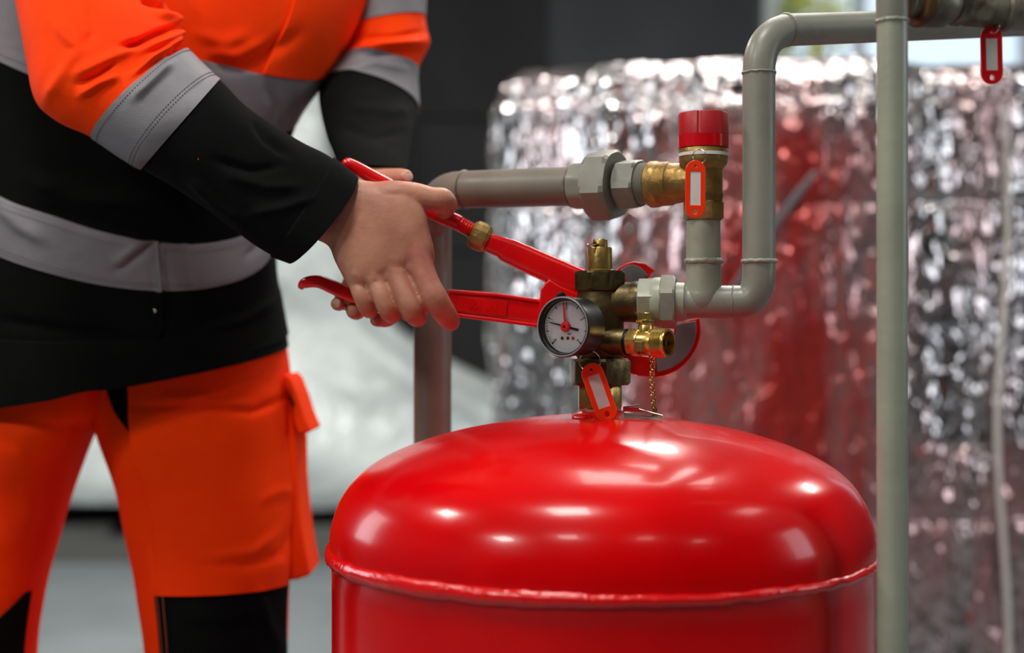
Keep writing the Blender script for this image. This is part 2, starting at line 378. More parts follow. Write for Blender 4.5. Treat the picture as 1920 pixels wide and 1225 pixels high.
# foil wrapped tank
TX, TY, TR = .585, 3.10, .62; TTOP = 1.355
t_ = empty('insulated_tank', (TX, TY, 0), 'big round tank wrapped in crumpled silver foil with red showing through', 'tank')
b = MB(); rs = []; red = []
zs = [TTOP + .05, TTOP + .045, TTOP + .035, TTOP + .018, TTOP - .002, TTOP - .02] ; rr0 = [.02, .30, .50, .548, .582, .604]
NA = 420; rows_ = []
for z, r in zip(zs, rr0): rows_.append((z, r))
k = 0; z = TTOP - .03
while z > 0:
    rows_.append((z, TR if z < TTOP - .06 else .607)); z -= .008
for z, r in rows_:
    ring = []
    for j in range(NA):
        a = 2*math.pi*j/NA; ca, sa = math.cos(a), math.sin(a)
        q = 1.0 if r > .5 else .3
        d = .016*nz(ca*5, sa*5, z*2.6) + .008*(1 - 2*abs(nz(ca*12, sa*12, z*4.2))) + .006*nz(ca*30, sa*30, z*12) + .0035*nz(ca*60, sa*60, z*34)
        # tape straps pressed round the wrap, fold lines running down
        d += .006*(1 - 2*abs(nz(ca*26 + 7, sa*26, z*1.6)))
        for zz in (.56, 1.12): d -= .010*math.exp(-((z - zz)/.012)**2)
        rr = r + d*q
        ring.append((TX + rr*ca, TY + rr*sa, z + .012*nz(ca*4, sa*4, z*3 + 9) + .085*(1 - abs(sa))*max(0, min(1, (z - .9)/.4))*q))
        # red mixed into the foil colour, strongest right of the front's middle
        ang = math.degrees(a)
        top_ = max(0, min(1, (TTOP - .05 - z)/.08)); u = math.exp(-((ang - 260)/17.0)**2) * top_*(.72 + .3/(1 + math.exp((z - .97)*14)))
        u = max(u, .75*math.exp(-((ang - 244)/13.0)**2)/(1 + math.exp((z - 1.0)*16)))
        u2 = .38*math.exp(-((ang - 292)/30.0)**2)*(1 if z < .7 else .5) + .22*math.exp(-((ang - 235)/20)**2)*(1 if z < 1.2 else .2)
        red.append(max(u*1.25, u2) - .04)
    rs.append(ring)
b.rings(rs); me = b.mesh('foil_wrap')
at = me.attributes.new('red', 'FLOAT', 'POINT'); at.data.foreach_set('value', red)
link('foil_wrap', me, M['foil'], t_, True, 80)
b = MB()
pts = []
for i in range(60):
    z = 1.30 - i*.021; a = R(297.5 + 1.2*math.sin(i*.17)); pts.append((TX + (TR + .012)*math.cos(a), TY + (TR + .012)*math.sin(a), z))
b.tube(pts, .006, 8); b.build('cord', M['white'], t_)
b = MB()
pts = [(TX + (TR + .012)*math.cos(R(a)), TY + (TR + .012)*math.sin(R(a)), z) for a, z in [(250, .93), (254, 1.0), (258, 1.07), (262, 1.13), (265, 1.17)]]
b.tube(cr([tuple(p) for p in pts], 4), .007, 8, flat=1); b.build('tape_strip', M['silver'], t_)

# ------------------------------------------------------------------ red expansion vessel
AX, AY = .0742, 1.20
ves = empty('expansion_vessel', (AX, AY, 0), 'glossy red domed expansion vessel standing in the foreground', 'vessel')
prof = [(-.0745, .002), (-.0748, .02), (-.0765, .05), (-.081, .08), (-.0885, .12), (-.0995, .157), (-.112, .185), (-.126, .2045), (-.142, .2165), (-.158, .2232), (-.172, .2262), (-.186, .2268)]
prof = cr(prof, 6) + [(-.19, .2262), (-.193, .2248), (-.21, .2248), (-.4, .2248), (-.66, .2248), (-.70, .22), (-.74, .20), (-.775, .15), (-.79, .06), (-.792, .002)]
MB().lathe((AX, AY, ZC), (0, 0, 1), prof, 160).build('shell', M['vessel'], ves, True, 60)
pts = []; rad = []
for i in range(260):
    a = 2*math.pi*i/260
    dg_ = math.degrees(a); fade = 1/(1 + math.exp((dg_ - 262)/9)) / (1 + math.exp((120 - dg_)/9))
    pts.append((AX + (.2255 - .0032*fade)*math.cos(a), AY + (.2255 - .0032*fade)*math.sin(a), ZC - .1885 + .0008*nz(math.cos(a)*9, math.sin(a)*9, 1)))
    rad.append(.0042 + .0040*fade + .0011*nz(math.cos(a)*22, math.sin(a)*22, 4) + .0006*nz(math.cos(a)*60, math.sin(a)*60, 4))
MB().tube(pts, rad, 14, closed=True).build('weld_bead', M['weld'], ves, True, 60)
for k in range(3):
    a = R(30 + 120*k); p = V((AX + .17*math.cos(a), AY + .17*math.sin(a), 0))
    MB().tube([p + V((0, 0, .002)), p + V((0, 0, .17))], .016, 12).build('leg', M['vessel'], ves)
b = MB().lathe((AX, AY, ZC - .0775), (0, 0, 1), [(0, .026), (.003, .0245), (.0055, .0195), (.007, .0185)], 40)
b.build('neck_weld', M['weld'], ves)
b = MB().lathe((AX, AY, ZC - .073), (0, 0, 1), [(0, .0180), (.0055, .0180), (.0065, .0172), (.009, .0172)], 40)
b.build('neck', mat('pale_primer', (.72, .70, .66), .5, col2=(.5, .45, .4), nscale=60), ves)
# paint drip on the dome and the small bracket behind the tag
MB().blob(P(1092, 783, 1.175), (.009, .006, .0035)).build('paint_drip', M['weld'], ves)
br = empty('cap_bracket', (.108, 1.175, ZC - .078), 'thin grey metal bracket lying on the vessel dome right of the brass valve', 'bracket')
bm_ = mat('brownish_grey_metal', (.55, .47, .43), .4, .5, col2=(.42, .33, .30), nscale=60)
b = MB().add([P(1158, 789, 1.165), P(1242, 796, 1.165), P(1242, 783, 1.168), P(1168, 774, 1.168), P(1158, 790, 1.19), P(1242, 797, 1.19), P(1242, 783, 1.188), P(1168, 774, 1.188)],
             [(0, 1, 2, 3), (4, 5, 6, 7), (0, 1, 5, 4), (1, 2, 6, 5), (2, 3, 7, 6), (3, 0, 4, 7)]); b.build('plate', bm_, br, False)
b = MB().add([P(1169, 763, 1.166), P(1196, 765, 1.166), P(1224, 773, 1.166), P(1169, 772, 1.166), P(1169, 763, 1.169), P(1196, 765, 1.169), P(1224, 773, 1.169), P(1169, 772, 1.169)],
             [(0, 1, 2, 3), (4, 5, 6, 7), (0, 1, 5, 4), (1, 2, 6, 5), (2, 3, 7, 6), (3, 0, 4, 7)]); b.build('red_lip', M['cap_red'], br, False)
b = MB().tube([P(1169, 774, 1.164), P(1169, 764, 1.164), P(1198, 760, 1.164), P(1198, 768, 1.164), P(1242, 780, 1.164)], .0006, 6); b.build('wire_edge', M['wire'], br)

# ------------------------------------------------------------------ brass valve on the vessel
z = lambda y, Y=1.2: ZC - (y - 612.5)/F*Y
va = empty('valve_body', (AX, AY, z(765)), 'tarnished bronze valve block rising from the top of the red vessel', 'valve')
up = (0, 0, 1)
MB().hexa((AX, AY, 0), up, z(766), z(724), .0196, n=8).build('lower_collar', M['brass'], va, True, 20)
MB().hexa((AX, AY, 0), up, z(722), z(673), .0275, phase=.62).build('union_nut', M['bronze'], va, True, 20)
MB().lathe((AX, AY, 0), up, [(z(728), .0170), (z(722), .0185), (z(676), .0195), (z(672), .0188), (z(668), .0202), (z(560), .0202), (z(552), .0192), (z(545), .0192)], 48).build('valve_barrel', M['bronze'], va)
MB().hexa((AX, AY, 0), up, z(545), z(509), .0228, n=8, phase=.4).build('bonnet_nut', M['bronze'], va, True, 20)
MB().lathe((AX, AY, 0), up, [(z(512), .0135), (z(507), .0135), (z(505), .0103), (z(466), .0103), (z(464), .0098)], 36).build('stem', M['brass'], va)
MB().lathe((AX + .0003, AY, 0), up, [(z(466), .0062), (z(451), .0062), (z(449), .0055)], 30).build('stem_tip', M['brass'], va)
p = P(1116, 459, 1.1945)
MB().lathe(p, (-.2, -1, 0), [(0, .0022), (.0012, .0022)], 16).build('pin_hole', M['dark_steel'], va)
MB().tube([P(1122, 458, 1.193), P(1112, 458.5, 1.188), P(1105, 460, 1.186)], [.0008, .0009, .0011], 8).blob(P(1103, 460, 1.186), (.0018,)*3).build('locking_pin', M['wire'], va)

# side outlet heading: right and a little towards the camera
H = V((1, -.2, 0)).normalized()
O1 = V((AX, AY, z(567)))
def s_at(px, o, d):
    k = (px - 960)/F; return (k*o.y - o.x)/(d.x - k*d.y)
s = lambda px: s_at(px, O1, H)
MB().lathe(O1, H, [(.008, .0165), (s(1172), .0168), (s(1186), .0170), (s(1190), .0176), (s(1200), .0176)], 40).build('side_outlet', M['bronze'], va)

# grey union on the side outlet
un = empty('pipe_union', tuple(O1 + H*s(1220)), 'grey painted pipe union with worn hexagon nuts, right of the bronze valve', 'pipe fitting', None)
MB().hexa(O1, H, s(1198), s(1228), .0208, phase=.3, ch=.05).build('small_nut', M['pipe_light'], un, True, 20)
MB().lathe(O1, H, [(s(1222), .0198), (s(1230), .0208), (s(1240), .0208), (s(1244), .0185)], 40).build('collar', M['pipe_light'], un)
MB().hexa(O1, H, s(1238), s(1268), .0232, phase=.2).build('large_nut', M['pipe'], un, True, 20)
MB().lathe(O1, H, [(s(1262), .0165), (s(1284), .0160), (s(1286), .0145), (s(1290), .0138)], 36).build('tail', M['pipe_light'], un)

# grey tee pipe with elbow, riser and top run
def arc(p0, c, p1, n=8):      # quadratic bend
    return [V(p0)*(1-t)**2 + V(c)*2*t*(1-t) + V(p1)*t*t for t in [i/n for i in range(n+1)]]
RP = .0138
rp = empty('riser_pipe', tuple(O1 + H*s(1320)), 'grey painted pipe with tee, elbow and tall riser turning right at the top', 'pipe')
pe = O1 + H*s(1423)
xr_, yr_ = pe.x, pe.y
top = V((xr_, yr_, ZC + (612.5 - 58)/F*yr_))
E1 = P(1950, 39, 1.32)
dT = (E1 - top).normalized()
path = [O1 + H*s(1282), O1 + H*s(1300)] + [O1 + H*(s(1300) + (s(1385) - s(1300))*i/6) for i in range(1, 7)]
bend = arc(O1 + H*s(1387), pe, pe + V((0, 0, .026)), 12)
riser0 = pe + V((0, 0, .03)); riser1 = top - V((0, 0, .036))
path += bend + [riser0] + [riser0.lerp(riser1, i/8) for i in range(1, 9)] + arc(top - V((0, 0, .034)), top, top + dT*.036, 12) + [top + dT*.04, top.lerp(E1, .5), E1]
MB().tube(path, RP - .0003, 32).build('pipe_run', M['pipe'], rp)
T0 = O1 + H*s(1319)
ztop = z(413.5, T0.y)
MB().tube([T0, T0 + V((0, 0, .012)), T0 + V((0, 0, .02)), V((T0.x, T0.y, ztop))], [.0150, .0150, .0145, .0140], 32).build('tee_branch', M['pipe_light'], rp)
MB().blob(T0 + V((0, 0, .004)), (.0165, .0155, .0158), 24, 14).build('tee_boss', M['pipe'], rp)
def weldring(name, c, d, r, t, m, par, irr=.0004):
    d = V(d).normalized(); e1 = d.orthogonal().normalized(); e2 = d.cross(e1); pts = []; rad = []
    for i in range(60):
        a = 2*math.pi*i/60; pts.append(V(c) + (e1*math.cos(a) + e2*math.sin(a))*r + d*irr*nz(math.cos(a)*5, math.sin(a)*5, c[0]*50)*2); rad.append(t*(1 + .35*nz(math.cos(a)*8, math.sin(a)*8, c[2]*40)))
    return MB().tube(pts, rad, 8, closed=True).build(name, m, par)
weldring('weld_ring', (T0.x, T0.y, z(490, T0.y)), up, .0140, .0024, M['pipe_light'], rp)
weldring('weld_ring', (pe.x, pe.y, z(490, pe.y)), up, .0134, .0018, M['pipe_light'], rp)
weldring('weld_ring', (pe.x, pe.y, z(137, pe.y)), up, .0132, .0012, M['pipe'], rp)
weldring('weld_ring', top + dT*.028, dT, .0132, .0012, M['pipe_brown'], rp)
weldring('weld_ring', O1 + H*s(1374), H, .0131, .0008, M['pipe'], rp)

# ------------------------------------------------------------------ safety valve on the tee
sv = empty('safety_valve', (T0.x, T0.y, z(415, 1.165)), 'brass safety valve with a round red cap above the tee pipe', 'valve')
Ys = T0.y; zz_ = lambda y: z(y, Ys); c0 = (T0.x, T0.y, 0)
MB().hexa(c0, up, zz_(413), zz_(377), .0172, phase=.7).build('base_nut', M['brass_cast'], sv, True, 20)
MB().lathe(c0, up, [(zz_(379), .0158), (zz_(372), .0158), (zz_(368), .0164), (zz_(362), .0158), (zz_(318), .0158), (zz_(308), .0198), (zz_(300), .0203), (zz_(280), .0203), (zz_(276), .019)], 44).build('valve_barrel', M['brass_cast'], sv)
MB().lathe(c0, up, [(zz_(294.5), .0195), (zz_(294), .0208), (zz_(288), .0208), (zz_(287.5), .0195)], 44).build('white_ring', M['white'], sv)
MB().lathe(c0, up, [(zz_(279), .0180), (zz_(278), .0212), (zz_(256), .0212), (zz_(255), .0208)], 48).build('cap_band', M['cap_red_gloss'], sv)
b = MB(); rs = []
for zq, r in ((zz_(256), .0206), (zz_(255), .0211), (zz_(216), .0207), (zz_(213), .0200), (zz_(212.2), .018), (zz_(212), .001)):
    ring = []
    for j in range(96):
        a = 2*math.pi*j/96; q = (j - 67) % 32
        g = .0018 if (q < 2 and zq > zz_(250) and r > .01) else 0
        ring.append((T0.x + (r - g)*math.cos(a), T0.y + (r - g)*math.sin(a), zq))
    rs.append(ring)
b.rings(rs).build('cap', M['cap_red'], sv, True, 30)
H2 = V((-1, .60, 0)).normalized()
O2 = V((T0.x, T0.y, zz_(341)))
O2.z = ZC + (612.5 - 341)/F*T0.y
H2.z = 0
s2 = lambda px: s_at(px, O2, H2)
MB().lathe(O2, H2, [(.004, .0150), (s2(1290), .0155), (s2(1276), .0166), (s2(1262), .0172), (s2(1259), .0185), (s2(1240), .0187), (s2(1236), .0190), (s2(1232), .0197), (s2(1222), .0197), (s2(1219), .0185)], 40).build('side_inlet', M['brass_cast'], sv)
# upper union
# the run sinks a touch towards the left
H3 = (P(865, 356, O2.y + H2.y*s2(865)) - O2).normalized()
s3 = lambda px: s_at(px, O2, H3)
u2 = empty('upper_pipe_union', tuple(O2 + H3*s3(1150)), 'grey painted union with a big hexagon nut left of the brass safety valve', 'pipe fitting')
u2.name = 'pipe_union'
b = MB(); pr = []
n_ = 8
for i in range(n_):
    a = s3(1224) + (s3(1198) - s3(1224))*i/n_; st = (s3(1198) - s3(1224))/n_
    pr += [(a, .0178), (a + st*.5, .0170)]
MB().lathe(O2, H3, pr, 40).build('thread', M['pipe'], u2)
MB().hexa(O2, H3, s3(1202), s3(1164), .0226, phase=.28).build('small_nut', M['pipe'], u2, True, 20)
MB().hexa(O2, H3, s3(1158), s3(1112), .0325, phase=.22, ch=.14).build('large_nut', M['pipe'], u2, True, 20)
MB().hexa(O2, H3, s3(1118), s3(1079), .0215, n=8, phase=.3, ch=.2).build('octagon_tail', M['pipe'], u2, True, 20)
# pipe to the left and its drop
lp = empty('drop_pipe', tuple(P(811, 800, 1.40)), 'thick taupe grey pipe running left then dropping behind the red vessel', 'pipe')
A = O2 + H3*s3(1082); B = O2 + H3*s3(872); K = P(811, 357, 1.385); D = P(811, 440, 1.40)
path = [A, A.lerp(B, .25), A.lerp(B, .5), A.lerp(B, .75), B] + arc(B + (K - B)*.15, K, D, 12)[1:] + [P(811, 520, 1.4), P(811, 700, 1.4), V((P(811, 700, 1.4).x, 1.40, 0.001))]
n_ = len(path)
MB().tube(path, [.0172 if i < 5 else .0172 + .0014*min(1, (i - 5)/8) for i in range(n_)], 36).build('pipe_run', M['pipe_brown'], lp)
weldring('weld_ring', O2 + H3*s3(1074), H3, .0174, .0016, M['pipe_brown'], lp)
weldring('weld_ring', B, H3, .0172, .0010, M['pipe_brown'], lp)

# ------------------------------------------------------------------ front pipe and the valve train at top right
fp = empty('front_pipe', tuple(P(1675, 1225, 1.04)), 'pale green grey vertical pipe standing in front, right of the red vessel', 'pipe')
RX, RY = P(1673, 600, 1.04).x, 1.04
rF = px2m(28.7, 1.04)
MB().tube([(RX + .0006, RY, .001), (RX + .0003, RY, .5), (RX, RY, z(600, RY)), (RX, RY, z(60, RY)), (RX, RY, z(-60, RY))], rF, 36).build('pipe_run', M['pipe_light'], fp)
MB().tube([(RX, RY, z(36, RY)), (RX, RY, z(26, RY)), (RX, RY, z(-60, RY))], [rF, rF*1.04, rF*1.06], 36).build('tee_body', M['pipe'], fp)
weldring('weld_ring', (RX, RY, z(40, RY)), up, rF, .0013, M['pipe_light'], fp)
ft = empty('stop_valve', tuple(P(1800, 10, 1.06)), 'grimy grey valve and fittings cut off by the top right corner', 'valve')
Hf = (P(1930, 24, 1.09) - P(1690, -2, 1.045)).normalized(); Of = P(1690, -2, 1.045); sf = lambda px: s_at(px, Of, Hf)
gm = mat('grimy_painted_fitting', (.46, .44, .37), .42, .3, col2=(.30, .26, .20), nscale=40, bump=.5, bscale=120, col3=(.62, .60, .50), n3=30, mix3=(.6, .72))
MB().lathe(Of, Hf, [(.006, .0125), (sf(1716), .0128), (sf(1722), .0175), (sf(1745), .0190), (sf(1768), .0180), (sf(1778), .0150), (sf(1786), .0130)], 36).build('union_bell', gm, ft)
MB().lathe(Of, Hf, [(sf(1716), .0180), (sf(1722), .0195), (sf(1730), .0195), (sf(1734), .0180)], 36).build('worn_band', mat('rusty_brown', (.42, .30, .18), .5, .4, col2=(.25, .17, .10), nscale=50), ft)
MB().hexa(Of, Hf, sf(1786), sf(1806), .0160, phase=.3).build('hexagon_nut', gm, ft, True, 20)
MB().lathe(Of, Hf, [(sf(1800), .0128), (sf(1812), .0150), (sf(1850), .0150), (sf(1870), .0150), (sf(1874), .0168), (sf(1884), .0168), (sf(1886), .0140), (sf(2000), .0140), (sf(2600), .0140)], 36).build('valve_barrel', gm, ft)
MB().tube([Of + Hf*sf(1845), Of + Hf*sf(1845) + V((0, 0, .05))], [.009, .008], 20).build('spindle', gm, ft)

# ------------------------------------------------------------------ pressure gauge
th = R(35)
gn = V((-math.sin(th), -math.cos(th), 0)); gu = V((math.cos(th), -math.sin(th), 0)); gw = V((0, 0, 1))
gc = P(1058.5, 613, 1.138)
gr_ = .0246
ga = empty('pressure_gauge', tuple(gc), 'round black pressure gauge with white dial on the front of the bronze valve', 'gauge')
MB().lathe(gc, gn, [(-.026, .008), (-.026, .0215), (-.0235, .0235), (-.003, .0238), (0, gr_), (.0025, gr_), (.0035, gr_ - .0008), (.0035, gr_ - .0022), (.002, gr_ - .0030), (-.0035, gr_ - .0036), (-.0040, .001)], 72).build('case', M['black'], ga)
MB().lathe(gc, gn, [(.0030, gr_ - .0006), (.0036, gr_ - .0006), (.0038, gr_ - .0011), (.0036, gr_ - .0016), (.0030, gr_ - .0016)], 72, cap=False).build('rim', M['steel'], ga)
MB().lathe(gc, gn, [(-.0039, .0209), (-.0033, .0209), (-.0033, .0001)], 64).build('dial', M['dial'], ga)
GM = fr(gc - gn*.0031, gu, gw, gn)
b = MB()
for i in range(41):
    a = R(225 - 270*i/40); major = i % 5 == 0; r1 = .0198; r0 = r1 - (.0026 if major else .0016); hw = .00042 if major else .00016
    if i in (0, 40): hw = .0006
    e = V((math.cos(a), math.sin(a), 0)); f = V((-e.y, e.x, 0))
    q = [GM @ (e*r0 - f*hw), GM @ (e*r1 - f*hw), GM @ (e*r1 + f*hw), GM @ (e*r0 + f*hw)]
    b.add(q + [p_ + gn*.0001 for p_ in q], [(0, 1, 2, 3), (4, 5, 6, 7), (0, 1, 5, 4), (1, 2, 6, 5), (2, 3, 7, 6), (3, 0, 4, 7)])
b.build('tick_marks', M['ink'], ga, False)
for k in range(5):
    a = 225 - 270*k/4; aa = R(a)
    Mx = GM @ Matrix.Translation((math.cos(aa)*.0152, math.sin(aa)*.0152, 0)) @ Matrix.Rotation(R(a - 90), 4, 'Z')
    link('numeral', text_mesh(str(k), .0040, .0001, Mx), M['ink'], ga, False)
link('lettering', text_mesh('bar', .0028, .0001, GM @ Matrix.Translation((.003, -.0056, 0))), M['ink'], ga, False)
for k, (xx, mm) in enumerate(((-.0042, 'brown'), (.0012, 'brown'), (.0062, 'brown'))):
    MB().lathe(GM @ V((xx, -.0092, 0)), gn, [(0, .0014), (.00012, .0014)], 18).build('dial_mark', M['cap_red'] if k == 2 else M['bronze'], ga)
def pointer(name, ang, l1, l0, w1, w0, h, m):
    a = R(ang); e = V((math.cos(a), math.sin(a), 0)); f = V((-e.y, e.x, 0))
    q = [e*l1 - f*w1, e*l1 + f*w1, f*w0, -e*l0 + f*w0*1.25, -e*l0 - f*w0*1.25, -f*w0]
    vs = [GM @ (p_ + V((0, 0, h))) for p_ in q] + [GM @ (p_ + V((0, 0, h + .0003))) for p_ in q]
    MB().add(vs, [(0, 1, 2, 3, 4, 5), (6, 7, 8, 9, 10, 11)] + [(i, (i+1) % 6, (i+1) % 6 + 6, i + 6) for i in range(6)]).build(name, m, ga, False)
pointer('black_pointer', 167, .0165, .0120, .0003, .0008, .0008, M['ink'])
pointer('red_pointer', 96, .0192, .003, .00055, .0011, .0016, M['pointer_red'])
MB().lathe(GM @ V((0, 0, .0008)), gn, [(0, .0042), (.0016, .0042), (.002, .0036), (.0026, .0036), (.0028, .0030), (.0028, .0014)], 30).build('pointer_hub', M['pointer_red'], ga)
MB().hexa(GM @ V((0, 0, .0030)), gn, 0, .0007, .0013).build('hub_socket', M['dark_steel'], ga)
MB().lathe(gc, gn, [(.0008, gr_ - .0032), (.0014, gr_ - .0032), (.0015, .0001)], 64).build('glass', M['glass'], ga)
bk = gc - gn*.025; ax_ = V((AX, AY, bk.z)); dd = (ax_ - bk)
MB().lathe(bk, dd, [(0, .0065), (.006, .0075), (dd.length - .012, .0075)], 24).build('stem', M['brass'], ga)

# ------------------------------------------------------------------ brass drain valve
Dd = V((.82, -.57, -.01)).normalized(); O4 = V((AX, AY - .009, z(641)))
MB().lathe(O4, Dd, [(.006, .0112), (.0255, .0112), (.0265, .0105), (.029, .0105)], 32).build('drain_port', M['bronze'], va)
dv = empty('drain_valve', tuple(O4 + Dd*.03), 'small bright brass drain valve with open threaded outlet', 'valve')
L4 = .0645
MB().hexa(O4, Dd, .0285, .0385, .0122, phase=.3).build('hexagon_nut', M['brass_new'], dv, True, 20)
MB().lathe(O4, Dd, [(.0255, .0108), (.0280, .0112), (.0290, .0108)], 32).build('joint_ring', M['dark_steel'], dv)
MB().lathe(O4, Dd, [(.037, .0095), (.040, .0105), (.050, .0105), (.053, .0100)], 36).build('valve_barrel', M['brass_new'], dv)
pr = [(.0515, .0095)]
for i in range(6): pr += [(.0525 + i*.0017, .0122), (.0533 + i*.0017, .0114)]
pr += [(.0632, .0118), (L4, .0114), (L4, .0096), (.050, .0088), (.050, .0002)]
MB().lathe(O4, Dd, pr, 40).build('threaded_outlet', M['brass_new'], dv)
MB().tube([O4 + Dd*.052, O4 + Dd*.062], [.0028, .0022], 12).build('outlet_spindle', M['bronze'], dv)
c4 = O4 + Dd*.0430
MB().lathe(c4 + V((0, 0, .007)), up, [(0, .0062), (.0075, .0062), (.0085, .0055)], 24).build('bonnet', M['brass_new'], dv)
MB().hexa(c4 + V((0, 0, .0153)), up, 0, .0035, .0082, phase=.1).build('bonnet_nut', M['brass_new'], dv, True, 20)
MB().hexa(c4 + V((0, 0, .0185)), up, 0, .0062, .0072, n=4, phase=.2).build('square_head', M['brass_new'], dv, True, 20)
gx = (V((0, 0, 1)).cross(Dd)).normalized()
fn = Dd.cross(up).normalized(); fn = fn if fn.y < 0 else -fn
b = MB(); q0 = c4 - V((0, 0, .003)) + fn*.006
vs = []
for o_, ss in ((0, .0046), (.0055, .0044), (.0062, .0036)):
    vs.append([q0 + fn*o_ + Dd*a*ss + V((0, 0, 1))*c_*ss for a, c_ in ((-1, -1), (1, -1), (1, 1), (-1, 1))])
b.rings(vs); b.build('side_plug', M['brass_new'], dv, False)
# chain
ch = empty('brass_chain', tuple(P(1223, 668, 1.172)), 'fine brass chain hanging below the drain valve', 'chain')
pc = [P(1221, 668, 1.174), P(1223, 690, 1.173), P(1222, 715, 1.173), P(1224, 740, 1.173), P(1226, 764, 1.173)]
cc = cr([tuple(p_) for p_ in pc], 4)
link_me = None
tot = 15
for i in range(tot):
    t = i/(tot - 1)*(len(cc) - 1); k = min(int(t), len(cc) - 2); p_ = V(cc[k]).lerp(V(cc[k+1]), t - k)
    a = R(35 if i % 2 else -50)
    u_ = V((math.cos(a), math.sin(a), 0)); ring = [p_ + u_*.0016*math.cos(2*math.pi*j/14)*(1 + .3*math.cos(4*math.pi*j/14)) + V((0, 0, .0033))*math.sin(2*math.pi*j/14) for j in range(14)]
    MB().tube(ring, .00045, 6, closed=True).build('chain_link', M['brass_new'], ch)
MB().box(P(1222, 782, 1.172) , P(1232, 766, 1.174)).build('end_clip', M['brass'], ch, False)

# ------------------------------------------------------------------ key tags
def keytag(name, center, ax_deg, wd, ht, m, label, ring, normal=V((0, -1, 0)), thick=.0026):
    c = V(center); nrm = normal.normalized(); side = V((0, 0, 1)).cross(-nrm).normalized() * -1
    side = nrm.cross(V((0, 0, 1))).normalized(); side = side if side.x > 0 else -side
    upv = side.cross(nrm); upv = upv if upv.z > 0 else -upv
    a = R(ax_deg); X = side*math.cos(a) - upv*math.sin(a); Yv = side*math.sin(a)*1 + upv*math.cos(a)
    o = empty(name, tuple(c), label, 'key tag', 'key tags hanging from the valves')
    Mx = fr(c, X, Yv, nrm)
    hw = wd/2; hh = ht/2
    outline = circ(0, hh - hw, hw, 15, 0, 180) + circ(0, -hh + hw, hw, 15, 180, 360)
    winr = [(-hw*.62, hh - hw*1.05), (hw*.62, hh - hw*1.05), (hw*.62, -hh + hw*1.25), (-hw*.62, -hh + hw*1.25)]
    h1 = circ(0, hh - hw*.55, hw*.20, 12); h2 = [(x_*.8, y_) for x_, y_ in circ(0, -hh + hw*.62, hw*.36, 14)]; h2 = [(x_, y_) for x_, y_ in h2]
    me = shape([outline, winr, h1, h2], thick, Mx, .0005)
    link('tag_body', me, m, o)
    me = shape([[(x_*1.02, y_*1.005) for x_, y_ in winr]], thick*.45, Mx)
    link('paper_insert', me, M['paper'], o, False)
    rr, rc, tilt = ring
    pts = [V(rc) + (side*math.cos(q)*math.cos(tilt) + nrm*math.cos(q)*math.sin(tilt) + V((0, 0, 1))*math.sin(q))*rr for q in [2*math.pi*j/36 for j in range(36)]]
    MB().tube(pts, .00042, 8, closed=True).build('split_ring', M['wire'], o)
    return o
keytag('key_tag', P(1123.5, 736, 1.158), -19.5, px2m(40, 1.158), px2m(112, 1.158), M['tag_orange'], 'orange key tag hanging slanted below the pressure gauge', (.0086, P(1106, 678, 1.163), .2))
keytag('key_tag', P(1303.5, 355, 1.146), 0.5, px2m(35, 1.146), px2m(106, 1.146), M['tag_orange'], 'orange key tag hanging upright in front of the brass safety valve', (.0060, P(1311, 294, 1.151), .6))
keytag('key_tag', P(1859, 104, 1.074), -1, px2m(38, 1.074), px2m(106, 1.074), M['tag_red'], 'red key tag hanging from the pipes in the top right corner', (.0056, P(1861, 50, 1.074), .9))

# ------------------------------------------------------------------ pipe wrench
YW = 1.243
wr = empty('pipe_wrench', tuple(P(1050, 570, YW)), 'red adjustable pipe wrench gripped by both hands on the grey union', 'wrench')
def bar(name, stations, m, n=28, e=.35, par=None, groove=0):
    """long bar: stations (x, y, half height px, half depth m); cross-section a rounded box in the plane across the run"""
    st = cr(stations, 6); b = MB(); rs = []
    for i, (x_, y_, hh, hd) in enumerate(st):
        q0 = st[max(i-1, 0)]; q1 = st[min(i+1, len(st)-1)]
        c = P(x_, y_, YW); t = (P(q1[0], q1[1], YW) - P(q0[0], q0[1], YW)).normalized(); up_ = V((0, -1, 0)).cross(t).normalized()
        h = px2m(hh, YW); ring = []
        for j in range(n):
            a = 2*math.pi*j/n; ca, sa = math.cos(a), math.sin(a)
            u_ = math.copysign(abs(ca)**e, ca)*h; d_ = math.copysign(abs(sa)**e, sa)*hd
            ring.append(c + up_*u_ + V((0, 1, 0))*d_)
        rs.append(ring)
    b.rings(rs); return b.build(name, m, par or wr, True, 50)
# upper handle: rod, thread, brass adjusting nut, thick beam
bar('upper_handle', [(643, 302, 4, .002), (648, 305, 10, .005), (665, 313, 12, .006), (700, 333, 13, .0062), (760, 365, 13, .0062), (810, 397, 14, .0066), (850, 414, 15, .007), (860, 419, 15, .0068)], M['wrench'], e=.8)
b = MB(); p0 = P(856, 417, YW); p1 = P(905, 444, YW); dd = p1 - p0; pr = []
for i in range(11): pr += [(dd.length*i/11, .0070), (dd.length*(i + .5)/11, .0062)]
b.lathe(p0, dd, pr, 24).build('thread', M['wrench'], wr)
c0_ = P(900, 444, YW); dh = (P(1085, 530, YW) - P(905, 447, YW)).normalized()
b = MB().lathe(c0_ - dh*.0085, dh, [(0, .008), (.0005, .0105), (.003, .0125), (.009, .0130), (.0135, .0125), (.0165, .0105), (.017, .008)], 12, phase=.3).build('adjusting_nut', M['brass_cast'], wr, True, 20)
bar('upper_beam', [(915, 455, 18.5, .009), (945, 466, 20, .009), (952, 470, 23, .0095), (1000, 492, 25, .010), (1050, 514, 26, .010), (1092, 533, 27, .010), (1130, 545, 26, .010), (1175, 535, 22, .009)], M['wrench'], e=.5)
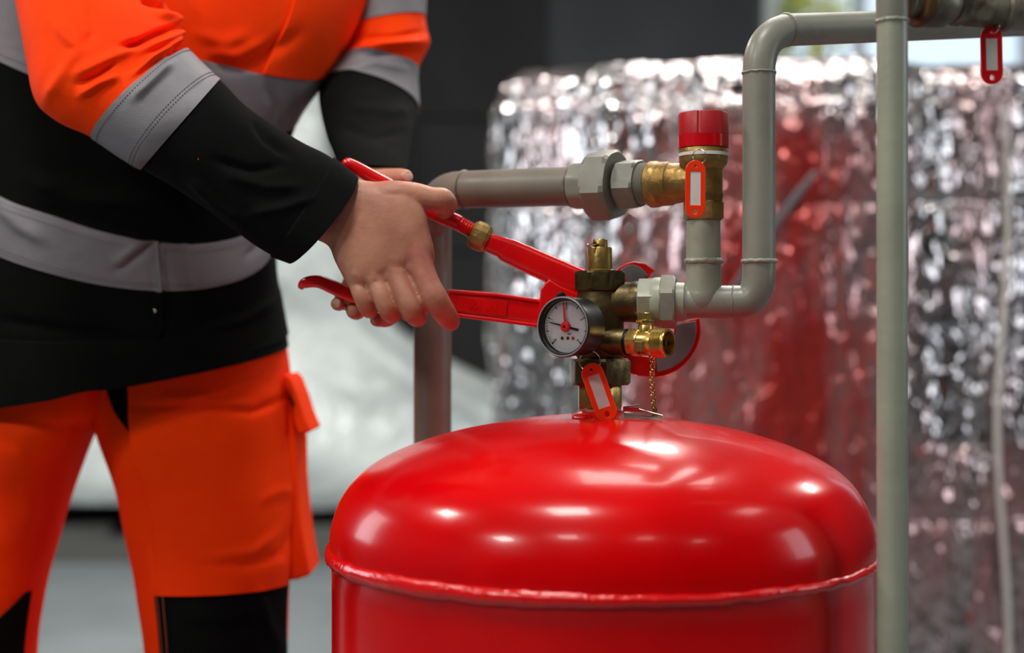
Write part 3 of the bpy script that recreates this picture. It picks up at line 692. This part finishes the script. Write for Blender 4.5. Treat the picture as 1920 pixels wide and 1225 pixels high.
# lower handle
bar('lower_handle', [(563, 542, 4, .003), (568, 534, 9, .005), (580, 529, 11, .006), (600, 529, 12, .0065), (625, 539, 13, .007), (655, 552, 14, .007), (700, 560, 16, .007), (760, 563, 19, .007), (840, 567, 23, .007), (930, 577, 24, .007), (1012, 588, 24.5, .0072), (1060, 594, 26, .008)], M['wrench'], e=.45)
# raised rims and number pad on the lower handle
for (ya, yb, yc) in ((546, 553, 565), (589, 600, 611)):
    b = MB().tube([P(842, ya, YW - .0072), P(930, yb, YW - .0074), P(1012, yc, YW - .0075)], .0018, 10).build('edge_rib', M['wrench'], wr)
d1 = (P(940, 578, YW) - P(868, 570, YW)).normalized(); u1 = V((0, -1, 0)).cross(d1).normalized(); u1 = u1 if u1.z > 0 else -u1
padM = fr(P(905, 574.5, YW - .0078), d1, u1, V((0, -1, 0)))
link('number_pad', shape([[(-.022, -.0062), (.021, -.0062), (.021, .0062), (-.022, .0062)]], .0008, padM, .0002), M['wrench'], wr)
link('lettering', text_mesh('N° 100', .0085, .0006, padM @ Matrix.Translation((0, 0, .0006)) @ Matrix.Rotation(math.pi, 4, 'Z')), M['wrench'], wr, False)
# joint plate, pivot, jaws (outline given on the wrench's own plane)
o0 = P(1050, 570, YW)
def wl(pts): return [((P(x_, y_, YW) - o0).x, (P(x_, y_, YW) - o0).z) for x_, y_ in pts]
def plate(name, pts, th_, off, m, bev=.0012):
    Mx = fr(o0 + V((0, off, 0)), V((1, 0, 0)), V((0, 0, 1)), V((0, -1, 0)))
    return link(name, shape([wl(pts)], th_, Mx, bev), m, wr)
plate('joint_plate', [(1016, 545), (1022, 534), (1030, 528), (1050, 540), (1095, 560), (1130, 590), (1150, 640), (1190, 668), (1224, 672), (1224, 702), (1205, 703), (1165, 694), (1120, 668), (1080, 640), (1040, 618), (1018, 605), (1013, 575)], .011, -.006, M['wrench'])
MB().lathe(P(1052, 556, YW - .0115), (0, -1, 0), [(-.004, .004), (.001, .004), (.0015, .0032)], 20).build('pivot_bolt', M['dark_steel'], wr)
oc = (1222, 616)
def pol(r, a0, a1, n): return [(oc[0] + r*math.cos(R(a0 + (a1-a0)*i/(n-1))), oc[1] + r*math.sin(R(a0 + (a1-a0)*i/(n-1)))) for i in range(n)]
plate('lower_jaw', pol(89, -11, 92, 26) + [(1196, 703), (1196, 655)] + pol(44, 80, -8, 14), .014, .004, M['wrench'])
plate('jaw_face', pol(81, -9, 84, 24) + pol(46, 80, -8, 14), .003, -.0042, M['steel'], .0005)
jw = [(1150, 520), (1160, 505), (1172, 497), (1190, 493), (1208, 497), (1224, 508), (1218, 513)]
teeth = []
for i in range(7):
    x0_, y0_ = 1216 - i*4.4, 514 + i*5.0
    teeth += [(x0_ - 5, y0_), (x0_, y0_ + 3.5)]
plate('upper_jaw', jw + teeth + [(1175, 560), (1150, 560)], .014, .004, M['wrench'])
plate('upper_jaw_face', [(1158, 520), (1165, 506), (1176, 499), (1188, 498), (1200, 503), (1210, 512)] + [(x_ - 2, y_ - 1) for x_, y_ in teeth] + [(1176, 552), (1158, 552)], .003, -.0042, M['steel'], .0004)

# ------------------------------------------------------------------ the worker
pe_ = empty('person', (-.44, 1.5, 0), 'person in orange and black work clothes leaning in to turn the wrench', 'person')

class Loft:
    """cloth or limb surface through stations (Lx, Ly, Rx, Ry, Y, b, drop, round)"""
    def __init__(s, st, per=8, n=96, folds=(), amp=.003, seed=0, freq=7):
        s.st = cr(st, per); s.per = per; s.n = n; s.folds = folds; s.amp = amp; s.seed = seed; s.freq = freq
    def point(s, t, th, off=0, raw=False):
        t = max(0, min(t, (len(s.st) - 1)/s.per)); q = t*s.per; k = min(int(q), len(s.st) - 2); f = q - k
        a = [x*(1-f) + y*f for x, y in zip(s.st[k], s.st[k+1])]
        Lp = P(a[0], a[1], a[4]); Rp = P(a[2], a[3], a[4]); c = (Lp + Rp)/2; U = (Rp - Lp)/2
        B = V((a[8] if len(a) > 8 else 0, -a[5], -a[6])); e = a[7]
        ca, sa = math.cos(th), math.sin(th)
        ca = math.copysign(abs(ca)**e, ca); sa = math.copysign(abs(sa)**e, sa)
        p = c + U*ca + B*sa
        nrm = (U.normalized()*math.cos(th)*B.length + B.normalized()*math.sin(th)*U.length)
        nrm = nrm.normalized() if nrm.length > 0 else V((0, -1, 0))
        d = s.amp*(noise.noise(p*s.freq + V((s.seed, 0, 0))) + .5*noise.noise(p*s.freq*2.7 + V((0, s.seed, 0))))
        if s.folds and math.sin(th) > -.25:
            X = 960 + p.x/p.y*F; Yp = 612.5 - (p.z - ZC)/p.y*F
            for (line, wd, am) in s.folds:
                best = 1e9; tt = 0; n_ = len(line) - 1
                for i in range(n_):
                    (x0, y0), (x1, y1) = line[i], line[i+1]; dx, dy = x1 - x0, y1 - y0; l2 = dx*dx + dy*dy
                    u = max(0, min(1, ((X - x0)*dx + (Yp - y0)*dy)/l2)); dist = math.hypot(X - x0 - u*dx, Yp - y0 - u*dy)
                    if dist < best: best = dist; tt = (i + u)/n_
                if best < wd*3:
                    d += am*math.exp(-(best/wd)**2)*min(1, 4*min(tt, 1 - tt) + .25)
        return p + nrm*(d + off)
    def patch(s, name, m, par, t0, t1, a0=0, a1=360, off=.0, nt=None, na=None, thick=None, caps=False, bounds=None):
        full = a1 - a0 >= 360
        nt = nt or max(2, int((t1 - t0)*s.per*2)); na = na or (s.n if full else max(4, int(s.n*(a1 - a0)/360)))
        b = MB(); offs = [off] if thick is None else [off, off - thick]
        grids = []
        for o in offs:
            g = []
            for i in range(nt + 1):
                row = []
                for j in range(na if full else na + 1):
                    th = R(a0 + (a1 - a0)*j/na); t = t0 + (t1 - t0)*i/nt
                    if bounds:
                        t = bounds(t, i/nt, math.degrees(th))
                        if isinstance(t, tuple): t, th = t[0], R(t[1])
                    row.append(s.point(t, th, o))
                g.append(row)
            grids.append(g)
        W = na if full else na + 1
        def idx(k, i, j): return k*(nt+1)*W + i*W + (j % W if full else j)
        vs = [p for g in grids for r in g for p in r]; fs = []
        for k in range(len(offs)):
            for i in range(nt):
                for j in range(na): fs.append((idx(k, i, j), idx(k, i, j+1), idx(k, i+1, j+1), idx(k, i+1, j)))
        if thick is not None:
            for j in range(na):
                for i in (0, nt): fs.append((idx(0, i, j), idx(0, i, j+1), idx(1, i, j+1), idx(1, i, j)))
            if not full:
                for i in range(nt):
                    for j in (0, na): fs.append((idx(0, i, j), idx(0, i+1, j), idx(1, i+1, j), idx(1, i, j)))
        elif caps:
            fs.append(tuple(idx(0, 0, j) for j in range(W))); fs.append(tuple(idx(0, nt, j) for j in range(W)))
        b.add(vs, fs); return b.build(name, m, par, True, 70)

def find(loft, X, Y, t0, t1, front=True):
    best = None
    for i in range(41):
        for j in range(91):
            t = t0 + (t1 - t0)*i/40; th = R(j*2); p = loft.point(t, th)
            x_ = 960 + p.x/p.y*F; y_ = 612.5 - (p.z - ZC)/p.y*F; d = (x_-X)**2 + (y_-Y)**2
            if best is None or d < best[0]: best = (d, t, j*2)
    return best[1], best[2]
# --- right (near) sleeve, from the shoulder round the elbow to the cuff
arm_folds = [([(228, 88), (262, 80), (300, 62), (338, 52)], 7, -.011), ([(262, 96), (305, 78), (345, 55)], 10, .007),
             ([(140, 140), (200, 112), (255, 88)], 11, .004), ([(312, 103), (328, 92), (344, 84)], 5, -.008), ([(270, 120), (305, 100), (338, 75)], 8, .006),
             ([(250, 150), (285, 120), (318, 98)], 6, -.004), ([(150, 180), (190, 155), (230, 140)], 9, .0045), ([(145, 158), (185, 140), (215, 118)], 6, -.003),
             ([(100, 40), (150, 90), (110, 150), (88, 190)], 12, .003), ([(165, 0), (175, 60), (150, 95)], 10, -.0025), ([(252, 185), (290, 150), (320, 120)], 8, .004),
             ([(290, 20), (320, 30), (336, 42)], 9, .006), ([(268, 0), (300, 10), (330, 18)], 6, -.007),
             ([(430, 330), (500, 350), (560, 350)], 9, .003), ([(400, 300), (470, 320), (530, 310)], 8, -.003), ([(470, 400), (530, 390), (590, 370)], 8, .0025), ([(350, 330), (400, 380), (460, 420)], 10, .0025),
             ([(475, 225), (500, 260), (540, 290)], 9, -.003)]
arm_folds = [(a_, b_, c_*1.45) for a_, b_, c_ in arm_folds]
arm = Loft([(0, -300, 250, -310, 1.44, .070, 0, 1), (10, -160, 262, -170, 1.40, .070, 0, 1), (35, 0, 285, -40, 1.35, .068, 0, 1), (50, 90, 328, 35, 1.315, .066, .01, 1), (70, 182, 338, 68, 1.295, .062, .012, 1),
            (115, 226, 341, 86, 1.285, .056, .010, 1), (180, 258, 350, 92, 1.275, .052, .006, 1, .010), (266, 316, 411, 150, 1.262, .050, .004, 1, .014), (335, 358, 468, 205, 1.25, .047, .002, 1, .010), (432, 430, 556, 262, 1.238, .044, 0, 1, .008),
            (500, 474, 615, 292, 1.228, .041, 0, 1, .010), (546, 494, 664, 337, 1.218, .038, 0, 1, .016)], folds=arm_folds, amp=.0035, seed=3)
arm.patch('sleeve_upper', M['orange'], pe_, 0, 6, nt=150, na=170, thick=.0025)
arm.patch('sleeve_lower', M['cloth_black'], pe_, 6, 11, nt=90, na=120, thick=.003)
arm.patch('reflective_band', M['silver'], pe_, 6.0, 7.0, off=.0012, nt=24, na=120, thick=.002)
for tt in (6.1, 6.86, 6.92):
    for k in range(0, 120, 2):
        pass
def stitches(loft, t, a0, a1, n, off=.0020, par=None, name='stitching', m=None, wob=0):
    b = MB()
    for i in range(n):
        th0 = R(a0 + (a1 - a0)*i/n); th1 = R(a0 + (a1 - a0)*(i + .55)/n)
        b.tube([loft.point(t, th0, off), loft.point(t, th1, off)], .00035, 4)
    o = b.build(name, m or M['stitch'], par or pe_); o['kind'] = 'stuff'; return o
seam_m = mat('dark_grey_thread', (.33, .33, .34), .7)
for tt in (6.14, 6.82, 6.89): stitches(arm, tt, -5, 200, 70, m=seam_m, off=.0016)
arm.patch('cuff', M['cloth_black'], pe_, 10.15, 10.97, off=.0016, nt=14, na=100, thick=.004)
MB().blob(P(372, 299, 1.206), (.0006, .0005, .0009)).build('lint_speck', mat('rust_lint', (.6, .2, .1), .8), pe_)

# --- left (far) sleeve
farm = Loft([(560, -240, 790, -250, 1.62, .065, 0, 1), (600, -100, 800, -110, 1.60, .062, 0, 1), (640, 60, 800, 28, 1.57, .058, .004, 1), (640, 98, 806, 80, 1.56, .060, .004, 1), (635, 112, 787, 128, 1.55, .055, -.005, 1),
             (600, 166, 786, 204, 1.53, .052, -.018, 1), (606, 225, 775, 235, 1.47, .048, -.01, 1), (620, 275, 767, 285, 1.40, .043, -.004, 1), (640, 318, 764, 318, 1.35, .036, 0, 1)],
            folds=[([(665, 90), (720, 82), (800, 78)], 9, .007), ([(670, 72), (730, 70), (795, 60)], 6, -.004), ([(690, 108), (740, 98), (790, 100)], 6, -.004), ([(640, 140), (700, 118), (760, 130)], 7, .003), ([(660, 200), (720, 210), (770, 205)], 10, .003), ([(640, 240), (700, 260), (760, 250)], 9, -.003)], seed=8, amp=.003)
farm.patch('sleeve_upper', M['orange'], pe_, 0, 4, nt=60, na=96, thick=.0025)
farm.patch('sleeve_lower', M['cloth_black'], pe_, 4, 8, nt=60, na=96, thick=.003)
farm.patch('reflective_band', M['silver'], pe_, 4.0, 5.0, off=.0012, nt=22, na=96, thick=.002)
farm.patch('reflective_band', M['silver'], pe_, 1.0, 2.0, off=.0012, nt=22, na=96, thick=.002)

# --- jacket body
tf = [([(400, 120), (450, 125), (505, 95), (560, 60)], 12, -.005), ([(395, 95), (440, 105), (500, 75)], 12, .005),
      ([(470, 60), (420, 80), (370, 60)], 12, .004), ([(300, 450), (250, 480), (215, 510)], 7, -.005), ([(262, 455), (235, 480), (220, 500)], 9, .004), ([(298, 440), (298, 500), (298, 590)], 4, .003), ([(305, 455), (306, 500), (306, 590)], 3, -.002),
      ([(345, 450), (352, 490), (356, 540)], 4, -.002), ([(357, 450), (364, 490), (372, 540)], 4, .002), ([(0, 380), (40, 420), (90, 450)], 14, .004), ([(0, 600), (120, 620), (280, 640)], 12, -.003), ([(0, 690), (80, 715), (200, 740)], 14, .004),
      ([(330, 420), (380, 380), (430, 370)], 9, .004), ([(380, 620), (450, 600), (515, 560)], 10, .003), ([(460, 480), (480, 460), (500, 440)], 8, -.003), ([(50, 330), (150, 370), (280, 380)], 18, .006), ([(60, 390), (180, 420), (260, 440)], 14, -.004),
      ([(500, 160), (515, 200), (500, 240)], 5, -.003), ([(545, 165), (555, 200), (535, 240)], 5, -.002)]
torso = Loft([(-190, -420, 560, -330, 1.58, .13, 0, .85), (-190, -260, 690, -220, 1.56, .145, .02, .85), (-180, -90, 690, -20, 1.54, .15, .04, .85), (-150, -125, 618, 138, 1.53, .145, .052, .85), (-130, -30, 562, 222, 1.52, .135, .066, .88), (-110, 90, 530, 320, 1.51, .13, .075, .9),
              (-100, 198, 505, 388, 1.505, .13, .080, .9), (-100, 315, 512, 458, 1.505, .13, .080, .9), (-105, 480, 516, 540, 1.51, .13, .060, .9), (-112, 600, 526, 600, 1.515, .135, .035, .9), (-118, 690, 533, 632, 1.515, .138, .022, .9)],
             folds=tf, amp=.004, seed=1, per=8, freq=5)
torso.patch('jacket_chest', M['orange'], pe_, 0, 3, nt=70, na=220, thick=.0025)
pA = find(torso, 552, 8, 1.5, 3)[1]; pB = find(torso, 492, 150, 2.2, 3.1)[1]
torso.patch('front_placket', M['orange'], pe_, 0, 2.98, a0=2, a1=pB, off=.0035, nt=50, na=60, thick=.005, bounds=lambda t, k, a: (t, a + max(0, (a - 2)/(pB - 2))*(pA - pB)*min(1, (2.98 - t)/1.0)))
torso.patch('jacket_body', M['cloth_black'], pe_, 3, 10, nt=180, na=240, thick=.003)
torso.patch('reflective_band', M['silver'], pe_, 3.0, 4.0, off=.0012, nt=26, na=240, thick=.002)
torso.patch('reflective_band', M['silver'], pe_, 6.0, 7.0, off=.0012, nt=30, na=240, thick=.002)
for tt in (3.88, 6.12, 6.84, 6.9): stitches(torso, tt, 20, 175, 150, m=M['stitch'])
def strip_line(loft, name, m, pts, r, off=.002):
    """a cord or seam laid on a loft: pts (t, angle)"""
    q = cr(pts, 6); MB().tube([loft.point(a, R(b_), off) for a, b_ in q], r, 8).build(name, m, pe_)
zp = [find(torso, 297, yy, 5.5, 10) for yy in (452, 500, 548, 600, 640)]
strip_line(torso, 'front_seam', M['silver'], zp[:3], .0012, .0036)
strip_line(torso, 'front_seam', M['cloth_black'], zp[2:], .0016, .002)
zt, za = find(torso, 291, 578, 6, 9)
MB().blob(torso.point(zt, R(za), .003), (.0014, .0014, .002)).build('zip_pull', M['wire'], pe_)

# --- trousers
legf = [([(255, 760), (380, 765), (470, 772), (530, 745)], 6, -.004), ([(300, 745), (370, 742), (450, 758)], 6, .0035), ([(380, 1060), (450, 1062), (520, 1040), (535, 995)], 8, -.004), ([(400, 1040), (470, 1035), (515, 1000)], 8, .003), ([(480, 940), (520, 920), (540, 925)], 8, .0025),
        ([(255, 860), (280, 960), (290, 1080)], 7, -.003), ([(330, 1150), (420, 1160), (500, 1140)], 14, .004), ([(480, 1100), (500, 1170), (530, 1225)], 12, .004)]
leg = Loft([(150, 560, 520, 560, 1.53, .10, 0, .9), (172, 700, 530, 640, 1.53, .105, .03, .9), (188, 785, 545, 740, 1.53, .105, .02, .9), (224, 900, 552, 860, 1.53, .10, .01, .9), (244, 1010, 548, 985, 1.52, .095, 0, .9),
            (264, 1105, 541, 1100, 1.51, .092, -.004, .9), (280, 1225, 538, 1225, 1.51, .088, 0, .9), (290, 1420, 525, 1420, 1.54, .08, 0, .95), (300, 1700, 520, 1700, 1.60, .078, 0, 1), (305, 2100, 500, 2100, 1.63, .07, 0, 1)],
           folds=legf, amp=.004, seed=5, freq=6)
leg.patch('trouser_leg', M['orange'], pe_, 0, 9, nt=150, na=120, thick=.003)
aT = find(leg, 252, 770, 1.2, 3)[1]; aB = find(leg, 290, 1080, 4, 5.2)[1]; aK = find(leg, 294, 1120, 4.5, 6)[1]; aG = find(leg, 214, 752, 1, 2.6)[1]
leg.patch('thigh_panel', M['orange'], pe_, .7, 4.92, a0=12, a1=aB, off=.005, nt=60, na=70, thick=.007, bounds=lambda t, k, a: (t, a - max(0, a - 60)/(aB - 60)*(aB - aT)*max(0, 1 - k*1.1)))
leg.patch('knee_patch', M['cloth_black'], pe_, 4.80, 8.2, a0=2, a1=aK, off=.0022, nt=40, na=60, thick=.004)
leg.patch('gusset', M['cloth_black'], pe_, .8, 2.6, a0=aT - 3, a1=aG + 6, off=.003, nt=20, na=12, thick=.004, bounds=lambda t, k, a: (t, aT - 3 + (a - aT + 3)*(1 - k)))
for k in (0, 1): strip_line(leg, 'side_seam', mat('orange_thread', (.55, .25, .12), .7), [(4.92 + i*.4, aK - 4 - k*5 - i*.2) for i in range(6)], .0006, .0048)
leg2 = Loft([(-60, 560, 250, 560, 1.51, .10, 0, .9), (-85, 700, 235, 700, 1.505, .105, .03, .9), (-118, 790, 185, 790, 1.50, .11, .02, .9), (-140, 900, 134, 905, 1.50, .105, .01, .9), (-160, 1010, 97, 1020, 1.49, .10, 0, .9),
             (-170, 1105, 74, 1110, 1.48, .095, 0, .9), (-175, 1225, 60, 1225, 1.48, .09, 0, .9), (-180, 1420, 40, 1420, 1.50, .085, 0, .95), (-160, 1700, 40, 1700, 1.55, .08, 0, 1), (-140, 2100, 50, 2100, 1.58, .07, 0, 1)],
            folds=[([(20, 820), (60, 900), (50, 1000)], 16, .004), ([(60, 790), (110, 800), (160, 795)], 10, -.003), ([(100, 860), (90, 960), (60, 1060)], 14, -.003)], amp=.004, seed=12, freq=6)
leg2.patch('trouser_leg', M['orange'], pe_, 0, 9, nt=150, na=110, thick=.003)
leg2.patch('knee_patch', M['cloth_black'], pe_, 4.95, 8.2, a0=13, a1=140, off=.0022, nt=50, na=60, thick=.004,
           bounds=lambda t, k, a: t + (1 - k)*(.95*min(1, max(0, (a - 20)/60.)) - .05))
# cargo pocket on the outer thigh, standing off with its flap
def slab(name, pts, y0, y1, m):
    f_ = [P(x_, y_, y0) for x_, y_ in pts]; g_ = [P(x_, y_, y0) + V((0, y1 - y0, 0)) for x_, y_ in pts]; n_ = len(pts)
    b = MB().rings([f_, g_]); o = b.build(name, m, pe_, True, 30)
    md = o.modifiers.new('bevel', 'BEVEL'); md.width = .003; md.segments = 3; return o
slab('cargo_pocket', [(528, 730), (548, 760), (556, 830), (557, 900), (562, 960), (570, 1020), (581, 1080), (556, 1088), (532, 1090), (528, 950), (524, 820)], 1.50, 1.58, M['orange'])
slab('pocket_flap', [(534, 700), (546, 712), (558, 742), (570, 780), (583, 811), (558, 815), (550, 790), (541, 745), (532, 715)], 1.488, 1.57, M['orange'])
slab('flap_slit', [(541, 727), (546, 745), (552, 758), (549, 764), (543, 750)], 1.485, 1.492, M['cloth_black'])
# jacket hem: lower skirt that dips over the right thigh and lifts at the crotch
hem = Loft([(-122, 560, 520, 560, 1.515, .138, .045, .9), (-123, 630, 525, 600, 1.515, .141, .033, .9), (-128, 735, 531, 640, 1.515, .142, .018, .9), (-132, 763, 534, 654, 1.515, .142, .0145, .9)], folds=tf[12:], amp=.004, seed=1, freq=5, per=8)
hem.patch('jacket_skirt', M['cloth_black'], pe_, 0, 3, nt=40, na=240, thick=.003,
          bounds=lambda t, k, a: t - k*(.62*math.exp(-((a - 86)/6.0)**2) - .55*math.exp(-((a - 112)/17.0)**2)))
# boots
for (bx, by) in ((-.38, 1.6), (-.62, 1.55)):
    b = MB(); st = [(by + .09, .05, .09), (by + .06, .052, .10), (by - .02, .05, .10), (by - .1, .052, .07), (by - .17, .048, .055), (by - .2, .03, .04)]
    rs = []
    for y_, w_, h_ in cr(st, 4): rs.append([(bx + w_*math.cos(2*math.pi*j/20), y_, max(.001, h_/2 + h_/2*math.sin(2*math.pi*j/20)*1.0)) for j in range(20)])
    b.rings(rs); b.tube([(bx, by + .03, .05), (bx, by + .03, .24)], [.055, .06], 20); b.build('boot', M['boot'], pe_)

# --- body: one continuous surface (hands, arms, trunk, neck and head, legs)
b = MB()
def limb(pts, n=14):
    q = cr([tuple(p_) for p_ in pts], 5)
    P_ = [P(a[0], a[1], a[2]) for a in q]; r_ = [px2m(a[3], a[2]) for a in q]
    d0 = (P_[0] - P_[1]).normalized(); d1_ = (P_[-1] - P_[-2]).normalized()
    pre = [(P_[0] + d0*r_[0]*k, r_[0]*math.sqrt(max(0, 1 - k*k)) + 1e-4) for k in (.97, .8, .5)]
    post = [(P_[-1] + d1_*r_[-1]*k, r_[-1]*math.sqrt(max(0, 1 - k*k)) + 1e-4) for k in (.35, .62, .84, .97)]
    b.tube([p_ for p_, _ in pre] + P_ + [p_ for p_, _ in post], [x_ for _, x_ in pre] + r_ + [x_ for _, x_ in post], n)
def slabloft(st, n=28, per=5):
    L_ = Loft(st, per=per, n=n, amp=0); rs = []
    for i in range(len(L_.st)): rs.append([L_.point(i/per, 2*math.pi*j/n) for j in range(n)])
    b.rings(rs)
YH = 1.207
# right hand: back of the hand towards us
slabloft([(540, 430, 610, 300, 1.222, .024, 0, .9), (588, 448, 650, 322, 1.218, .024, 0, .9), (616, 462, 676, 337, 1.214, .023, 0, .85), (628, 490, 722, 343, 1.211, .021, 0, .82), (639, 512, 770, 356, YH, .019, 0, .8),
          (648, 530, 797, 396, YH - .002, .018, 0, .8), (651, 534, 805, 430, YH - .003, .0165, 0, .8), (653, 539, 814, 466, YH - .002, .0160, 0, .8), (660, 541, 815, 490, YH, .0135, 0, .85), (668, 538, 810, 500, YH + .003, .0085, 0, .9)])
limb([(748, 400, YH, 32), (772, 455, YH - .004, 29), (789, 503, YH - .009, 25.5), (803, 535, YH - .013, 24), (816, 560, YH - .015, 24.5), (831, 584, YH - .005, 22.5), (843, 601, YH + .010, 19.5), (845, 604, YH + .024, 17)])   # index
limb([(715, 440, YH - .001, 27), (731, 490, YH - .006, 25), (746, 524, YH - .010, 22.5), (760, 556, YH - .016, 21), (773, 583, YH - .014, 21.5), (781, 594, YH + .003, 20), (783, 592, YH + .022, 18), (782, 578, YH + .036, 16)])   # middle
limb([(685, 450, YH, 25), (697, 500, YH - .005, 23), (707, 530, YH - .009, 20), (717, 558, YH - .014, 18.5), (728, 581, YH - .011, 19), (734, 590, YH + .006, 18), (736, 586, YH + .026, 16)])    # ring
limb([(660, 455, YH + .002, 23), (664, 505, YH - .001, 20), (670, 532, YH - .005, 17.5), (678, 556, YH - .009, 16.5), (687, 575, YH - .004, 17), (693, 582, YH + .010, 16), (696, 577, YH + .028, 14)])    # little
for (kx, ky, kr) in ((786, 500, 20), (740, 514, 18), (701, 520, 16), (668, 512, 9)):
    c_ = P(kx, ky, YH - .0155); r_ = px2m(kr, YH); b.blob(c_, (r_*1.15, r_*.30, r_*1.0))
for (x0_, y0_, x1_, y1_) in ((690, 410, 740, 520), (680, 425, 703, 525), (715, 400, 785, 500)):   # tendons
    b.tube([P(x0_, y0_, YH - .0150), P((x0_+x1_)/2, (y0_+y1_)/2, YH - .0160), P(x1_, y1_, YH - .0165)], [.002, .0024, .0026], 8)
limb([(690, 375, YH + .004, 32), (735, 368, YH, 30), (778, 368, YH + .001, 26), (808, 373, YH + .002, 22.5), (828, 375, YH + .006, 23.5), (837, 384, YH + .017, 21), (834, 394, YH + .028, 18)])   # thumb
# left hand: behind the handles, fingers come round under the lower one
slabloft([(650, 270, 760, 275, 1.40, .026, 0, .9), (655, 312, 762, 320, 1.345, .024, 0, .9), (655, 360, 775, 350, 1.305, .020, 0, .85), (652, 430, 790, 420, 1.287, .017, 0, .85), (645, 500, 795, 500, 1.283, .015, 0, .85), (645, 560, 790, 560, 1.283, .013, 0, .85)])
limb([(690, 345, 1.30, 24), (722, 338, 1.278, 21), (748, 334, 1.262, 18.5), (760, 332, 1.252, 15)])       # left thumb along the upper handle
limb([(665, 520, 1.285, 17), (645, 553, 1.277, 15), (637, 569, 1.262, 14), (632, 570, 1.244, 12.5)])
limb([(690, 525, 1.285, 19), (677, 565, 1.281, 18), (670, 583, 1.267, 17), (664, 583, 1.248, 16)])
limb([(730, 525, 1.285, 19), (733, 570, 1.281, 18), (730, 596, 1.270, 16), (712, 600, 1.252, 14), (706, 600, 1.244, 13)])
limb([(770, 525, 1.285, 19), (775, 565, 1.281, 18), (772, 588, 1.268, 16), (762, 588, 1.25, 14)])
# forearms and upper arms inside the sleeves
limb([(610, 390, 1.218, 56), (470, 325, 1.245, 64), (300, 210, 1.275, 75), (200, 140, 1.30, 84), (170, -60, 1.38, 88), (150, -260, 1.46, 96), (190, -400, 1.55, 100)], 18)
limb([(705, 290, 1.385, 38), (700, 190, 1.50, 48), (715, 0, 1.58, 58), (690, -180, 1.61, 80), (600, -380, 1.60, 95)], 18)
slabloft([(-60, -520, 420, -500, 1.60, .09, 0, .9), (-130, -380, 560, -340, 1.585, .11, 0, .9), (-130, -100, 560, -60, 1.56, .12, 0, .9), (-80, 200, 500, 260, 1.53, .11, 0, .9), (-70, 450, 480, 450, 1.53, .11, 0, .9), (-80, 640, 490, 600, 1.53, .11, 0, .9), (-90, 720, 480, 700, 1.53, .10, 0, .9)], 36)
limb([(370, 640, 1.53, 120), (390, 900, 1.53, 120), (410, 1200, 1.53, 105), (420, 1600, 1.60, 85), (425, 2020, 1.63, 50), (425, 2080, 1.63, 50)], 20)
limb([(40, 640, 1.51, 120), (-10, 900, 1.51, 112), (-60, 1200, 1.51, 95), (-60, 1600, 1.56, 85), (-60, 2020, 1.58, 50), (-60, 2080, 1.58, 50)], 20)
hd = P(260, -820, 1.42)
limb([(200, -500, 1.58, 95), (225, -620, 1.52, 80), (240, -700, 1.48, 75)], 18)
b.blob(hd, (.077, .095, .118), 26, 16); b.blob(hd + V((.02, -.095, -.012)), (.012, .02, .022)); b.blob(hd + V((.015, -.05, -.075)), (.045, .045, .04), 18, 10)
for sx in (-1, 1):
    b.blob(hd + V((sx*.079, .0, -.005)), (.008, .018, .03)); b.blob(hd + V((.015 + sx*.032, -.083, .018)), (.02, .014, .008))
b.blob(hd + V((.018, -.093, -.052)), (.024, .01, .007))
body = b.build('body', M['skin'], pe_)
md = body.modifiers.new('remesh', 'REMESH'); md.mode = 'VOXEL'; md.voxel_size = .0016; md.use_smooth_shade = True
md = body.modifiers.new('smooth', 'SMOOTH'); md.factor = .5; md.iterations = 4
evaluated(body)
for sx in (-1, 1):
    MB().blob(hd + V((.017 + sx*.032, -.092, .008)), (.011, .008, .007)).build('eye', M['white'], pe_)
b = MB(); b.blob(hd + V((0, .012, .03)), (.084, .098, .105), 26, 16); b.build('hair', M['hair'], pe_)
# nails
def nail(c, n_, u_, w_, h_):
    n_ = V(n_).normalized(); u_ = (V(u_) - n_*V(u_).dot(n_)).normalized(); s_ = n_.cross(u_); vs = []
    for r_, o_ in ((1, -.0006), (.9, .0003), (.5, .0007)):
        vs.append([V(c) + s_*math.cos(2*math.pi*j/16)*w_*r_ + u_*math.sin(2*math.pi*j/16)*h_*r_ + n_*(o_ - .0012*abs(math.cos(2*math.pi*j/16))*r_) for j in range(16)])
    MB().rings(vs).build('fingernail', M['nail'], pe_)
nail(P(764, 330, 1.2455), (.4, -1, .3), (1, -.1, 0), .0045, .0055)
nail(P(629, 569, 1.2385), (-.7, -1, -.1), (-1, 0, 0), .004, .005)
